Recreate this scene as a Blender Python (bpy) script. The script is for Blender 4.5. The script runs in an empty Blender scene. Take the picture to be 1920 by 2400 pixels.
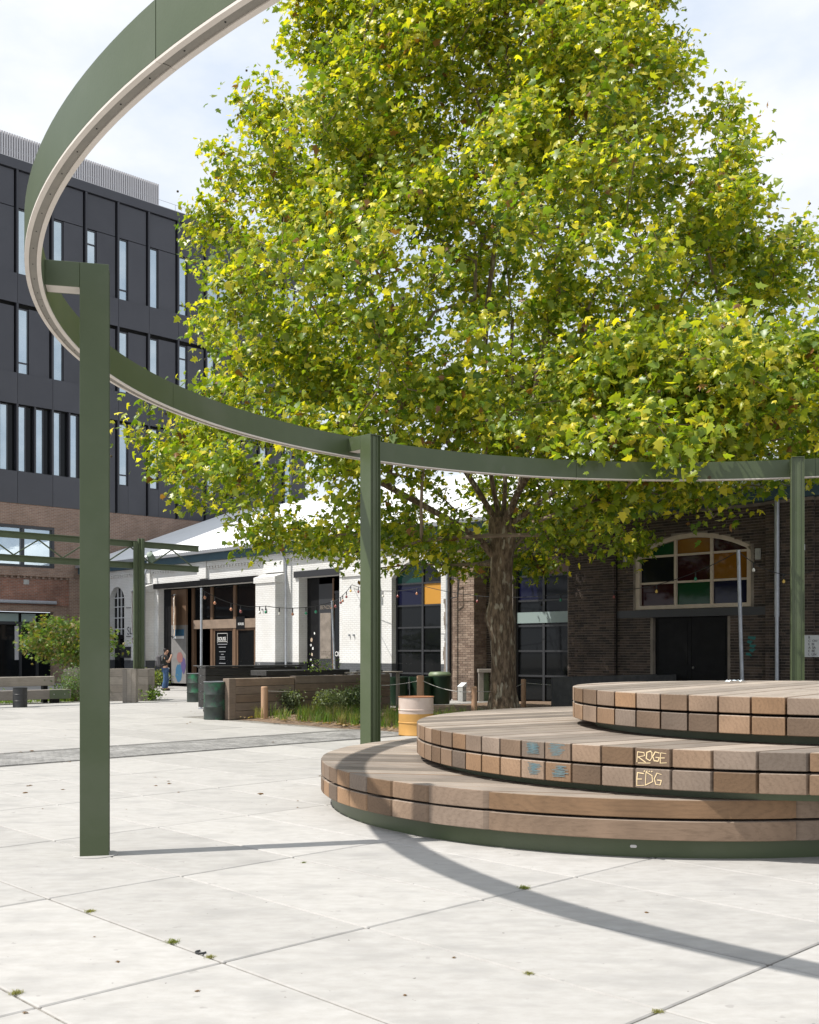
import bpy, bmesh, math, random
import numpy as np
from mathutils import Vector, Matrix
from mathutils.geometry import tessellate_polygon

R = math.radians
PI = math.pi
random.seed(7)
rng = np.random.default_rng(11)
scn = bpy.context.scene
col = scn.collection

# ------------------------------------------------------------------ camera
cam_d = bpy.data.cameras.new('camera')
cam = bpy.data.objects.new('camera', cam_d)
col.objects.link(cam)
cam.location = (0, 0, 1.664)
cam.rotation_euler = (R(90), 0, 0)
cam_d.sensor_fit = 'HORIZONTAL'
cam_d.sensor_width = 36
cam_d.lens = 36 * 2508 / 1920
cam_d.shift_y = 325 / 1920
cam_d.clip_start = 0.05
cam_d.clip_end = 2000
scn.camera = cam

# ------------------------------------------------------------------ world
SUN = Vector((-3.1, -0.8, 5.0)).normalized()          # towards the sun
elev = math.asin(SUN.z)
azim = math.atan2(SUN.x, SUN.y)
world = bpy.data.worlds.new('World')
scn.world = world
world.use_nodes = True
nt = world.node_tree
nt.nodes.clear()
out = nt.nodes.new('ShaderNodeOutputWorld')
bg = nt.nodes.new('ShaderNodeBackground')
sky = nt.nodes.new('ShaderNodeTexSky')
sky.sky_type = 'NISHITA'
sky.sun_disc = False
sky.sun_elevation = elev
sky.sun_rotation = azim
sky.air_density = 1.0
sky.dust_density = 2.0
sky.ozone_density = 1.2
tc = nt.nodes.new('ShaderNodeTexCoord')
mp = nt.nodes.new('ShaderNodeMapping')
mp.inputs['Scale'].default_value = (1.0, 1.0, 2.0)
mp.inputs['Location'].default_value = (0.35, 0.1, 0.25)
n1 = nt.nodes.new('ShaderNodeTexNoise')
n1.inputs['Scale'].default_value = 3.2
n1.inputs['Detail'].default_value = 9
n1.inputs['Roughness'].default_value = 0.56
rmp = nt.nodes.new('ShaderNodeValToRGB')
rmp.color_ramp.elements[0].position = 0.40
rmp.color_ramp.elements[0].color = (0.0, 0.0, 0.0, 1)
rmp.color_ramp.elements[1].position = 0.66
rmp.color_ramp.elements[1].color = (1, 1, 1, 1)
mx = nt.nodes.new('ShaderNodeMixRGB')
mx.inputs['Color2'].default_value = (9.2, 9.3, 9.45, 1)   # sunlit cloud white
nt.links.new(tc.outputs['Generated'], mp.inputs['Vector'])
nt.links.new(mp.outputs['Vector'], n1.inputs['Vector'])
nt.links.new(n1.outputs['Fac'], rmp.inputs['Fac'])
nt.links.new(rmp.outputs['Color'], mx.inputs['Fac'])
hz = nt.nodes.new('ShaderNodeMixRGB')                    # thin bright haze over the blue
hz.inputs['Fac'].default_value = 0.87
hz.inputs['Color2'].default_value = (7.1, 7.95, 9.2, 1)
nt.links.new(sky.outputs['Color'], hz.inputs['Color1'])
nt.links.new(hz.outputs['Color'], mx.inputs['Color1'])
nt.links.new(mx.outputs['Color'], bg.inputs['Color'])
nt.links.new(bg.outputs['Background'], out.inputs['Surface'])
bg.inputs['Strength'].default_value = 0.1

# ------------------------------------------------------------------ sun
sd = bpy.data.lights.new('sun', 'SUN')
sd.energy = 5.0
sd.angle = R(0.53)
sd.color = (1.0, 0.955, 0.89)
so = bpy.data.objects.new('sun', sd)
col.objects.link(so)
so.rotation_euler = SUN.to_track_quat('Z', 'Y').to_euler()
so.location = SUN * 60

vs = scn.view_settings
vs.view_transform = 'Standard'
vs.look = 'None'
vs.exposure = 0.22
vs.gamma = 1
vs.use_curve_mapping = False

# ------------------------------------------------------------------ frames
TH = 0.771
S_, C_ = math.sin(TH), math.cos(TH)
D1 = Vector((-S_, C_, 0))         # left and away
D2 = Vector((C_, S_, 0))          # right and away
def gd(d2, d1, z=0):
    v = D2 * d2 + D1 * d1
    return Vector((v.x, v.y, z))

# ------------------------------------------------------------------ materials
def L(nt, a, b): nt.links.new(a, b)

def mat(name, c1, c2=None, scale=6.0, rough=0.7, metal=0.0, bump=0.0, bscale=None, stretch=(1, 1, 1),
        rnd=0.0, detail=5, spec=0.5, lo=0.35, hi=0.65, world_co=False, c3=None, scale3=1.0, lo3=.55, hi3=.7, bdist=0.01):
    m = bpy.data.materials.new(name)
    m.use_nodes = True
    nt = m.node_tree
    b = nt.nodes['Principled BSDF']
    b.inputs['Roughness'].default_value = rough
    b.inputs['Metallic'].default_value = metal
    b.inputs['Specular IOR Level'].default_value = spec
    b.inputs['Base Color'].default_value = (*c1, 1)
    if world_co:
        g = nt.nodes.new('ShaderNodeNewGeometry'); co = g.outputs['Position']
    else:
        t = nt.nodes.new('ShaderNodeTexCoord'); co = t.outputs['Object']
    mpn = nt.nodes.new('ShaderNodeMapping')
    mpn.inputs['Scale'].default_value = stretch
    L(nt, co, mpn.inputs['Vector'])
    oi = nt.nodes.new('ShaderNodeObjectInfo')
    if not world_co:
        cb = nt.nodes.new('ShaderNodeVectorMath'); cb.operation = 'SCALE'
        cb.inputs[0].default_value = (37, 23, 51)
        L(nt, oi.outputs['Random'], cb.inputs['Scale'])
        L(nt, cb.outputs['Vector'], mpn.inputs['Location'])
    last = None
    if c2 is not None:
        n = nt.nodes.new('ShaderNodeTexNoise')
        n.inputs['Scale'].default_value = scale
        n.inputs['Detail'].default_value = detail
        n.inputs['Roughness'].default_value = 0.6
        L(nt, mpn.outputs['Vector'], n.inputs['Vector'])
        r = nt.nodes.new('ShaderNodeValToRGB')
        r.color_ramp.elements[0].position = lo
        r.color_ramp.elements[1].position = hi
        r.color_ramp.elements[0].color = (*c1, 1)
        r.color_ramp.elements[1].color = (*c2, 1)
        L(nt, n.outputs['Fac'], r.inputs['Fac'])
        last = r.outputs['Color']
    if c3 is not None:
        n3 = nt.nodes.new('ShaderNodeTexNoise')
        n3.inputs['Scale'].default_value = scale3
        n3.inputs['Detail'].default_value = 6
        L(nt, mpn.outputs['Vector'], n3.inputs['Vector'])
        r3 = nt.nodes.new('ShaderNodeValToRGB')
        r3.color_ramp.elements[0].position = lo3
        r3.color_ramp.elements[1].position = hi3
        r3.color_ramp.elements[0].color = (0, 0, 0, 1)
        r3.color_ramp.elements[1].color = (1, 1, 1, 1)
        L(nt, n3.outputs['Fac'], r3.inputs['Fac'])
        m3 = nt.nodes.new('ShaderNodeMixRGB')
        m3.inputs['Color1'].default_value = (*c1, 1)
        m3.inputs['Color2'].default_value = (*c3, 1)
        L(nt, r3.outputs['Color'], m3.inputs['Fac'])
        if last: L(nt, last, m3.inputs['Color1'])
        last = m3.outputs['Color']
    if rnd > 0:
        hsv = nt.nodes.new('ShaderNodeHueSaturation')
        mr = nt.nodes.new('ShaderNodeMapRange')
        mr.inputs['To Min'].default_value = 1 - rnd
        mr.inputs['To Max'].default_value = 1 + rnd
        L(nt, oi.outputs['Random'], mr.inputs['Value'])
        L(nt, mr.outputs['Result'], hsv.inputs['Value'])
        hsv.inputs['Color'].default_value = (*c1, 1)
        if last: L(nt, last, hsv.inputs['Color'])
        last = hsv.outputs['Color']
    if last: L(nt, last, b.inputs['Base Color'])
    if bump > 0:
        nb = nt.nodes.new('ShaderNodeTexNoise')
        nb.inputs['Scale'].default_value = bscale or scale * 3
        nb.inputs['Detail'].default_value = 6
        L(nt, mpn.outputs['Vector'], nb.inputs['Vector'])
        bp = nt.nodes.new('ShaderNodeBump')
        bp.inputs['Strength'].default_value = bump
        bp.inputs['Distance'].default_value = bdist
        L(nt, nb.outputs['Fac'], bp.inputs['Height'])
        L(nt, bp.outputs['Normal'], b.inputs['Normal'])
    return m

def brick_mat(name, a, b_, mortar, rough=0.85, bump=0.6, sx=0.232, sz=0.077, grime=None, paint=False, joint=.011):
    m = bpy.data.materials.new(name)
    m.use_nodes = True
    nt = m.node_tree
    bs = nt.nodes['Principled BSDF']
    bs.inputs['Roughness'].default_value = rough
    t = nt.nodes.new('ShaderNodeTexCoord')
    sp = nt.nodes.new('ShaderNodeSeparateXYZ')
    L(nt, t.outputs['Object'], sp.inputs['Vector'])
    ad = nt.nodes.new('ShaderNodeMath'); ad.operation = 'ADD'
    L(nt, sp.outputs['X'], ad.inputs[0]); L(nt, sp.outputs['Y'], ad.inputs[1])
    cb = nt.nodes.new('ShaderNodeCombineXYZ')
    L(nt, ad.outputs['Value'], cb.inputs['X']); L(nt, sp.outputs['Z'], cb.inputs['Y'])
    bt = nt.nodes.new('ShaderNodeTexBrick')
    bt.inputs['Scale'].default_value = 1
    bt.inputs['Brick Width'].default_value = sx
    bt.inputs['Row Height'].default_value = sz
    bt.inputs['Mortar Size'].default_value = joint
    bt.inputs['Mortar Smooth'].default_value = 0.3
    bt.inputs['Bias'].default_value = 0
    bt.inputs['Color1'].default_value = (*a, 1)
    bt.inputs['Color2'].default_value = (*b_, 1)
    bt.inputs['Mortar'].default_value = (*mortar, 1)
    L(nt, cb.outputs['Vector'], bt.inputs['Vector'])
    n = nt.nodes.new('ShaderNodeTexNoise')
    n.inputs['Scale'].default_value = 0.9
    n.inputs['Detail'].default_value = 8
    n.inputs['Roughness'].default_value = .65
    L(nt, t.outputs['Object'], n.inputs['Vector'])
    r = nt.nodes.new('ShaderNodeValToRGB')
    r.color_ramp.elements[0].position = .38
    r.color_ramp.elements[1].position = .68
    g = grime or .55
    r.color_ramp.elements[0].color = (1, 1, 1, 1)
    r.color_ramp.elements[1].color = (g, g * .98, g * .95, 1)
    L(nt, n.outputs['Fac'], r.inputs['Fac'])
    mu = nt.nodes.new('ShaderNodeMixRGB'); mu.blend_type = 'MULTIPLY'
    mu.inputs['Fac'].default_value = 1
    L(nt, bt.outputs['Color'], mu.inputs['Color1']); L(nt, r.outputs['Color'], mu.inputs['Color2'])
    L(nt, mu.outputs['Color'], bs.inputs['Base Color'])
    bp = nt.nodes.new('ShaderNodeBump')
    bp.inputs['Strength'].default_value = bump
    bp.inputs['Distance'].default_value = 0.012
    bp.invert = True
    L(nt, bt.outputs['Fac'], bp.inputs['Height'])
    L(nt, bp.outputs['Normal'], bs.inputs['Normal'])
    return m

def wood_mat(name, top, side, dark, ringscale=9, grain=1.0, rnd=.16, graymix=.75):
    m = bpy.data.materials.new(name)
    m.use_nodes = True
    nt = m.node_tree
    bs = nt.nodes['Principled BSDF']
    bs.inputs['Roughness'].default_value = .72
    bs.inputs['Specular IOR Level'].default_value = .3
    t = nt.nodes.new('ShaderNodeTexCoord')
    oi = nt.nodes.new('ShaderNodeObjectInfo')
    sc = nt.nodes.new('ShaderNodeVectorMath'); sc.operation = 'SCALE'
    sc.inputs[0].default_value = (97, 0.23, 0.31)
    L(nt, oi.outputs['Random'], sc.inputs['Scale'])
    ad = nt.nodes.new('ShaderNodeVectorMath'); ad.operation = 'ADD'
    L(nt, t.outputs['Object'], ad.inputs[0]); L(nt, sc.outputs['Vector'], ad.inputs[1])
    # rings along the log axis
    mp1 = nt.nodes.new('ShaderNodeMapping')
    mp1.inputs['Scale'].default_value = (.35, 1, 1)
    mp1.inputs['Location'].default_value = (0, .02, -.16)
    L(nt, ad.outputs['Vector'], mp1.inputs['Vector'])
    wv = nt.nodes.new('ShaderNodeTexWave')
    wv.wave_type = 'RINGS'; wv.rings_direction = 'X'
    wv.inputs['Scale'].default_value = ringscale
    wv.inputs['Distortion'].default_value = 5.5
    wv.inputs['Detail'].default_value = 3
    wv.inputs['Detail Scale'].default_value = 2.2
    L(nt, mp1.outputs['Vector'], wv.inputs['Vector'])
    mp2 = nt.nodes.new('ShaderNodeMapping')
    mp2.inputs['Scale'].default_value = (1.6, 34, 34)
    L(nt, ad.outputs['Vector'], mp2.inputs['Vector'])
    n = nt.nodes.new('ShaderNodeTexNoise')
    n.inputs['Scale'].default_value = 1.6
    n.inputs['Detail'].default_value = 6
    n.inputs['Roughness'].default_value = .7
    L(nt, mp2.outputs['Vector'], n.inputs['Vector'])
    # blotches
    n2 = nt.nodes.new('ShaderNodeTexNoise')
    n2.inputs['Scale'].default_value = 2.5
    n2.inputs['Detail'].default_value = 5
    L(nt, ad.outputs['Vector'], n2.inputs['Vector'])
    geo = nt.nodes.new('ShaderNodeNewGeometry')
    sp = nt.nodes.new('ShaderNodeSeparateXYZ')
    L(nt, geo.outputs['True Normal'], sp.inputs['Vector'])
    rt = nt.nodes.new('ShaderNodeMapRange')
    rt.inputs['From Min'].default_value = .5; rt.inputs['From Max'].default_value = .9
    L(nt, sp.outputs['Z'], rt.inputs['Value'])
    mixc = nt.nodes.new('ShaderNodeMixRGB')           # weathered grey walking surface, browner sawn faces
    mixc.inputs['Color1'].default_value = (*side, 1)
    mixc.inputs['Color2'].default_value = (*top, 1)
    L(nt, rt.outputs['Result'], mixc.inputs['Fac'])
    mg = nt.nodes.new('ShaderNodeMixRGB')             # some boards are more weathered than others
    mg.inputs['Color2'].default_value = (top[0] * .62, top[1] * .62, top[2] * .64, 1)
    gm = nt.nodes.new('ShaderNodeMath'); gm.operation = 'MULTIPLY'
    gm.inputs[1].default_value = graymix
    fr = nt.nodes.new('ShaderNodeMath'); fr.operation = 'FRACT'
    f7 = nt.nodes.new('ShaderNodeMath'); f7.operation = 'MULTIPLY'; f7.inputs[1].default_value = 7.31
    L(nt, oi.outputs['Random'], f7.inputs[0]); L(nt, f7.outputs[0], fr.inputs[0]); L(nt, fr.outputs[0], gm.inputs[0])
    L(nt, mixc.outputs['Color'], mg.inputs['Color1']); L(nt, gm.outputs[0], mg.inputs['Fac'])
    m1 = nt.nodes.new('ShaderNodeMixRGB')
    m1.inputs['Color2'].default_value = (*dark, 1)
    wm = nt.nodes.new('ShaderNodeMapRange')
    wm.inputs['From Min'].default_value = .45; wm.inputs['From Max'].default_value = 1
    wm.inputs['To Max'].default_value = .13 * grain
    L(nt, wv.outputs['Fac'], wm.inputs['Value'])
    L(nt, mg.outputs['Color'], m1.inputs['Color1']); L(nt, wm.outputs['Result'], m1.inputs['Fac'])
    m2 = nt.nodes.new('ShaderNodeMixRGB')
    m2.inputs['Color2'].default_value = (*dark, 1)
    nm = nt.nodes.new('ShaderNodeMapRange')
    nm.inputs['From Min'].default_value = .5; nm.inputs['From Max'].default_value = .78
    nm.inputs['To Max'].default_value = .48 * grain
    L(nt, n.outputs['Fac'], nm.inputs['Value'])
    L(nt, m1.outputs['Color'], m2.inputs['Color1']); L(nt, nm.outputs['Result'], m2.inputs['Fac'])
    hsv = nt.nodes.new('ShaderNodeHueSaturation')
    mr = nt.nodes.new('ShaderNodeMapRange')
    mr.inputs['To Min'].default_value = 1 - rnd; mr.inputs['To Max'].default_value = 1 + rnd
    L(nt, oi.outputs['Random'], mr.inputs['Value'])
    bl = nt.nodes.new('ShaderNodeMapRange')
    bl.inputs['From Min'].default_value = .3; bl.inputs['From Max'].default_value = .7
    bl.inputs['To Min'].default_value = .82; bl.inputs['To Max'].default_value = 1.12
    L(nt, n2.outputs['Fac'], bl.inputs['Value'])
    mul = nt.nodes.new('ShaderNodeMath'); mul.operation = 'MULTIPLY'
    L(nt, mr.outputs['Result'], mul.inputs[0]); L(nt, bl.outputs['Result'], mul.inputs[1])
    L(nt, mul.outputs[0], hsv.inputs['Value']); L(nt, m2.outputs['Color'], hsv.inputs['Color'])
    L(nt, hsv.outputs['Color'], bs.inputs['Base Color'])
    bp = nt.nodes.new('ShaderNodeBump')
    bp.inputs['Strength'].default_value = .35; bp.inputs['Distance'].default_value = .004
    L(nt, n.outputs['Fac'], bp.inputs['Height']); L(nt, bp.outputs['Normal'], bs.inputs['Normal'])
    return m

def glass_mat(name, c, rough=.03, metal=.0, spec=.9):
    m = mat(name, c, rough=rough, metal=metal, spec=spec)
    return m

def leaf_mat(name, trans=.45, rough=.5):
    m = bpy.data.materials.new(name)
    m.use_nodes = True
    nt = m.node_tree
    bs = nt.nodes['Principled BSDF']
    o = nt.nodes['Material Output']
    at = nt.nodes.new('ShaderNodeAttribute'); at.attribute_name = 'tint'
    L(nt, at.outputs['Color'], bs.inputs['Base Color'])
    bs.inputs['Roughness'].default_value = rough
    bs.inputs['Specular IOR Level'].default_value = .4
    tr = nt.nodes.new('ShaderNodeBsdfTranslucent')
    br = nt.nodes.new('ShaderNodeMixRGB'); br.blend_type = 'MULTIPLY'; br.inputs['Fac'].default_value = 1
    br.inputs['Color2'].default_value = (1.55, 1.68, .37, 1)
    L(nt, at.outputs['Color'], br.inputs['Color1']); L(nt, br.outputs['Color'], tr.inputs['Color'])
    ms = nt.nodes.new('ShaderNodeMixShader'); ms.inputs['Fac'].default_value = trans
    L(nt, bs.outputs['BSDF'], ms.inputs[1]); L(nt, tr.outputs['BSDF'], ms.inputs[2])
    L(nt, ms.outputs['Shader'], o.inputs['Surface'])
    return m

def tone_mat(name, a, b_, rough=.85):
    """colour taken per piece from the 'tone' attribute"""
    m = bpy.data.materials.new(name)
    m.use_nodes = True
    nt = m.node_tree
    bs = nt.nodes['Principled BSDF']
    bs.inputs['Roughness'].default_value = rough
    at = nt.nodes.new('ShaderNodeAttribute'); at.attribute_name = 'tone'
    r = nt.nodes.new('ShaderNodeValToRGB')
    r.color_ramp.elements[0].color = (*a, 1); r.color_ramp.elements[1].color = (*b_, 1)
    L(nt, at.outputs['Fac'], r.inputs['Fac'])
    g = nt.nodes.new('ShaderNodeNewGeometry')
    n = nt.nodes.new('ShaderNodeTexNoise'); n.inputs['Scale'].default_value = 1.4; n.inputs['Detail'].default_value = 9
    n.inputs['Roughness'].default_value = .7
    L(nt, g.outputs['Position'], n.inputs['Vector'])
    mr = nt.nodes.new('ShaderNodeMapRange')
    mr.inputs['From Min'].default_value = .3; mr.inputs['From Max'].default_value = .7
    mr.inputs['To Min'].default_value = .55; mr.inputs['To Max'].default_value = 1.35
    L(nt, n.outputs['Fac'], mr.inputs['Value'])
    h = nt.nodes.new('ShaderNodeHueSaturation')
    L(nt, r.outputs['Color'], h.inputs['Color']); L(nt, mr.outputs['Result'], h.inputs['Value'])
    L(nt, h.outputs['Color'], bs.inputs['Base Color'])
    n2 = nt.nodes.new('ShaderNodeTexNoise'); n2.inputs['Scale'].default_value = 60
    L(nt, g.outputs['Position'], n2.inputs['Vector'])
    bp = nt.nodes.new('ShaderNodeBump'); bp.inputs['Strength'].default_value = .4; bp.inputs['Distance'].default_value = .006
    L(nt, n2.outputs['Fac'], bp.inputs['Height']); L(nt, bp.outputs['Normal'], bs.inputs['Normal'])
    return m

M = {}
M['green'] = mat('green_paint', (.062, .084, .036), (.071, .094, .042), scale=2.2, rough=.40, bump=.05, bscale=50, c3=(.088, .105, .062), scale3=1.1, lo3=.5, hi3=.8)
M['green2'] = mat('truss_green_paint', (.075, .098, .055), (.09, .115, .065), scale=3, rough=.5)
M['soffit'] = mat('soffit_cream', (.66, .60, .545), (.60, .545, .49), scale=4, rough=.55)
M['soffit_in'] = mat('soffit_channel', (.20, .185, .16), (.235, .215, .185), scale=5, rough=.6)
M['dark'] = mat('dark_gap', (.012, .012, .012), rough=.9)
M['slab'] = mat('paving_concrete', (.345, .332, .312), (.395, .384, .365), scale=7, rough=.85, rnd=.08, bump=.3, bscale=45, detail=9, stretch=(1, 1.9, 1),
                world_co=True, c3=(.285, .277, .264), scale3=1.9, lo3=.50, hi3=.80, bdist=.004)
M['joint'] = mat('joint_sand', (.12, .11, .095), (.30, .285, .26), scale=14, rough=.95, world_co=True)
M['sett'] = tone_mat('granite_setts', (.22, .215, .205), (.29, .283, .272))
M['strip'] = mat('sett_bedding', (.17, .165, .155), rough=.95)
M['soil'] = mat('garden_soil', (.13, .085, .055), (.24, .17, .115), scale=9, rough=.95, bump=.8, bscale=30, world_co=True, bdist=.03)
M['timber'] = wood_mat('deck_timber', (.315, .268, .222), (.25, .152, .085), (.075, .048, .03), rnd=.40, graymix=.8)
M['sleeper'] = wood_mat('weathered_sleeper', (.33, .27, .215), (.245, .175, .125), (.08, .055, .04), ringscale=5)
M['graywood'] = wood_mat('grey_timber', (.37, .335, .29), (.30, .265, .225), (.13, .11, .09), ringscale=5)
M['stakewood'] = mat('pine_stake', (.38, .22, .13), (.46, .29, .18), scale=9, rough=.8, stretch=(1, 1, .15))
M['bark'] = mat('plane_bark', (.085, .058, .036), (.21, .15, .098), scale=13, rough=.9, bump=1.0, bscale=22, stretch=(1, 1, .30), lo=.42, hi=.6,
                c3=(.33, .29, .215), scale3=9, lo3=.58, hi3=.64, bdist=.04)
M['twig'] = mat('plane_twig', (.15, .11, .075), (.24, .185, .13), scale=3, rough=.9)
M['leaf'] = leaf_mat('plane_leaf', trans=.42, rough=.36)
M['leaf2'] = leaf_mat('shrub_leaf', trans=.35)
M['seedball'] = mat('seed_ball', (.055, .04, .02), rough=.9)
M['white'] = brick_mat('white_painted_brick', (.72, .72, .71), (.69, .69, .685), (.62, .62, .61), bump=.7, grime=.90, rough=.7)
M['whitegrey'] = brick_mat('grey_painted_brick', (.085, .09, .10), (.10, .105, .115), (.07, .075, .08), bump=.5, grime=.8, rough=.7)
M['redbrick'] = brick_mat('brown_brick', (.30, .19, .135), (.235, .145, .105), (.34, .29, .25), grime=.68)
M['oldbrick'] = brick_mat('old_red_brick', (.33, .135, .085), (.25, .11, .075), (.30, .25, .21), grime=.45)
M['sunbrick'] = tone_mat('sunlit_brown_brick', (.17, .115, .085), (.30, .225, .175))  # lighter brick copy: sunlight on the front pilaster put into the colour
M['shadebrick'] = tone_mat('shade_darkened_brick', (.028, .021, .018), (.090, .063, .049))  # darker brick copy: the tree's shade put into the colour
M['mortar'] = mat('mortar', (.27, .23, .195), (.16, .135, .112), scale=2.0, rough=.95)
M['panel'] = mat('charcoal_panel', (.036, .037, .046), (.042, .043, .052), scale=.8, rough=.42, rnd=.08)
M['fin'] = mat('charcoal_fin', (.030, .031, .038), rough=.45)
M['skyglass'] = mat('reflective_glass', (.42, .50, .55), (.52, .59, .63), scale=.7, rough=.03, metal=.85, bump=.25, bscale=.9, bdist=.02, world_co=True)
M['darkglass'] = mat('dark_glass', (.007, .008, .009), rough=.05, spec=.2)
M['frame'] = mat('dark_frame', (.028, .029, .033), rough=.45)
M['blackpaint'] = mat('black_paint', (.007, .007, .008), (.011, .011, .012), scale=3, rough=.55, spec=.15)
M['roof'] = mat('white_metal_roof', (.78, .79, .80), (.72, .73, .74), scale=.6, rough=.45)
M['gutter'] = mat('grey_gutter', (.30, .31, .33), rough=.4, metal=.3)
M['fascia'] = mat('teal_fascia', (.035, .075, .105), (.045, .09, .12), scale=2, rough=.6)
M['pipe'] = mat('galvanised_pipe', (.42, .44, .48), (.34, .36, .39), scale=8, rough=.4, metal=.5)
M['louvre'] = mat('pale_louvre', (.46, .45, .46), rough=.5)
M['cream'] = mat('cream_frame', (.55, .46, .37), (.48, .40, .32), scale=6, rough=.7)
for nm, c in dict(g_green=(.008, .05, .02), g_orange=(.20, .085, .012), g_red=(.028, .006, .009), g_blue=(.007, .008, .028),
                  g_black=(.008, .009, .012), g_tan=(.13, .06, .03), g_teal=(.006, .045, .036), g_pale=(.25, .31, .30)).items():
    M[nm] = mat('coloured_' + nm[2:] + '_glass', c, rough=.07, spec=.25)
M['orangepanel'] = mat('orange_board', (.50, .24, .03), rough=.6)
M['brownwood'] = mat('brown_joinery', (.16, .095, .055), (.11, .065, .04), scale=5, rough=.6, stretch=(1, 1, .2))
M['drumgreen'] = mat('worn_green_drum', (.03, .036, .034), (.04, .055, .046), scale=4, rough=.5, metal=.2, c3=(.02, .17, .075), scale3=2.6, lo3=.52, hi3=.68)
M['drumblack'] = mat('black_drum_paint', (.02, .021, .022), (.03, .03, .03), scale=5, rough=.45)
M['drumyellow'] = mat('yellow_drum_paint', (.54, .29, .075), (.46, .25, .065), scale=3, rough=.5)
M['drumbeige'] = mat('faded_drum_paint', (.55, .45, .39), (.46, .36, .30), scale=3, rough=.6, c3=(.40, .22, .12), scale3=5, lo3=.62, hi3=.72)
M['rust'] = mat('rust', (.24, .10, .045), (.33, .15, .07), scale=12, rough=.9)
M['tubgreen'] = mat('dark_green_tub', (.008, .03, .014), (.012, .042, .02), scale=2, rough=.4)
M['paleolive'] = mat('pale_olive_plastic', (.16, .21, .12), rough=.5)
M['blackwood'] = mat('black_stained_wood', (.022, .021, .02), (.05, .048, .045), scale=6, rough=.75, stretch=(.4, 4, 4), rnd=.2)
M['concrete'] = mat('grey_concrete', (.30, .30, .29), (.38, .375, .36), scale=4, rough=.9)
M['darkconcrete'] = mat('dark_concrete', (.055, .056, .058), (.085, .085, .085), scale=4, rough=.85)
M['rope'] = mat('rope', (.55, .53, .50), rough=.8)
M['cable'] = mat('black_cable', (.02, .02, .022), rough=.6)
for nm, c in dict(b_red=(.30, .09, .085), b_green=(.04, .26, .15), b_yellow=(.75, .50, .12), b_white=(.8, .78, .72), b_orange=(.5, .22, .12)).items():
    M[nm] = mat('bulb_' + nm[2:], c, rough=.2)
M['signwhite'] = mat('sign_white', (.62, .63, .65), rough=.6)
M['signtext'] = mat('sign_text', (.07, .07, .08), rough=.7)
M['whitetext'] = mat('white_lettering', (.78, .78, .76), rough=.7)
M['bannertan'] = mat('banner_tan', (.42, .31, .22), (.58, .48, .38), scale=2.2, rough=.8)
M['bannerred'] = mat('banner_red', (.20, .03, .025), rough=.8)
M['muralwhite'] = mat('mural_ground', (.21, .20, .195), (.17, .165, .16), scale=4, rough=.8)
M['muralblue'] = mat('mural_blue', (.03, .11, .20), rough=.7)
M['muralpurple'] = mat('mural_purple', (.08, .06, .16), rough=.7)
M['muralred'] = mat('mural_red', (.24, .11, .10), rough=.7)
M['graff'] = mat('graffiti_cream', (.80, .62, .36), rough=.8)
M['graffblue'] = mat('graffiti_blue', (.15, .165, .155), (.10, .19, .22), scale=30, rough=.8)
M['graffteal'] = mat('graffiti_teal', (.03, .16, .15), rough=.8)
M['skin'] = mat('skin', (.42, .24, .16), rough=.6)
M['hair'] = mat('dark_hair', (.018, .014, .013), rough=.7)
M['shirt'] = mat('black_shirt', (.018, .022, .020), rough=.9)
M['jeans'] = mat('blue_jeans', (.035, .075, .17), (.06, .12, .24), scale=12, rough=.9)
M['shoe'] = mat('brown_shoe', (.05, .035, .03), rough=.8)
M['bag'] = mat('grey_backpack', (.075, .072, .078), (.11, .105, .11), scale=9, rough=.9)
M['phone'] = mat('phone_black', (.02, .02, .02), rough=.3)
M['steel'] = mat('brushed_steel', (.5, .5, .5), rough=.35, metal=.8)
M['lens'] = mat('lamp_lens', (.55, .55, .5), rough=.2)
M['lampgreen'] = mat('lamp_green', (.11, .16, .12), rough=.5)
M['paper'] = mat('crumpled_paper', (.62, .70, .75), rough=.8)
M['deadleaf'] = mat('dead_leaf', (.13, .075, .035), (.22, .14, .06), scale=3, rough=.9, rnd=.3)
M['pinkchalk'] = mat('pink_chalk', (.55, .40, .50), (.60, .52, .55), scale=6, rough=.9)

def speckle(m, scale, thr, dark, amt=1.0):
    """small dark grit specks over a material's colour"""
    nt = m.node_tree; bs = nt.nodes['Principled BSDF']
    src = bs.inputs['Base Color'].links[0].from_socket
    g = nt.nodes.new('ShaderNodeNewGeometry')
    v = nt.nodes.new('ShaderNodeTexNoise'); v.inputs['Scale'].default_value = scale; v.inputs['Detail'].default_value = 2
    L(nt, g.outputs['Position'], v.inputs['Vector'])
    r = nt.nodes.new('ShaderNodeMapRange'); r.inputs['From Min'].default_value = thr; r.inputs['From Max'].default_value = thr + .03
    r.inputs['To Max'].default_value = amt
    L(nt, v.outputs['Fac'], r.inputs['Value'])
    x = nt.nodes.new('ShaderNodeMixRGB'); x.inputs['Color2'].default_value = (*dark, 1)
    L(nt, src, x.inputs['Color1']); L(nt, r.outputs['Result'], x.inputs['Fac']); L(nt, x.outputs['Color'], bs.inputs['Base Color'])
speckle(M['slab'], 24, .735, (.10, .09, .08), .8)
speckle(M['slab'], 7.5, .70, (.25, .24, .225), .55)
speckle(M['green'], 3.0, .70, (.10, .115, .075), .35)
speckle(M['white'], 5.0, .70, (.50, .49, .47), .5)

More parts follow.
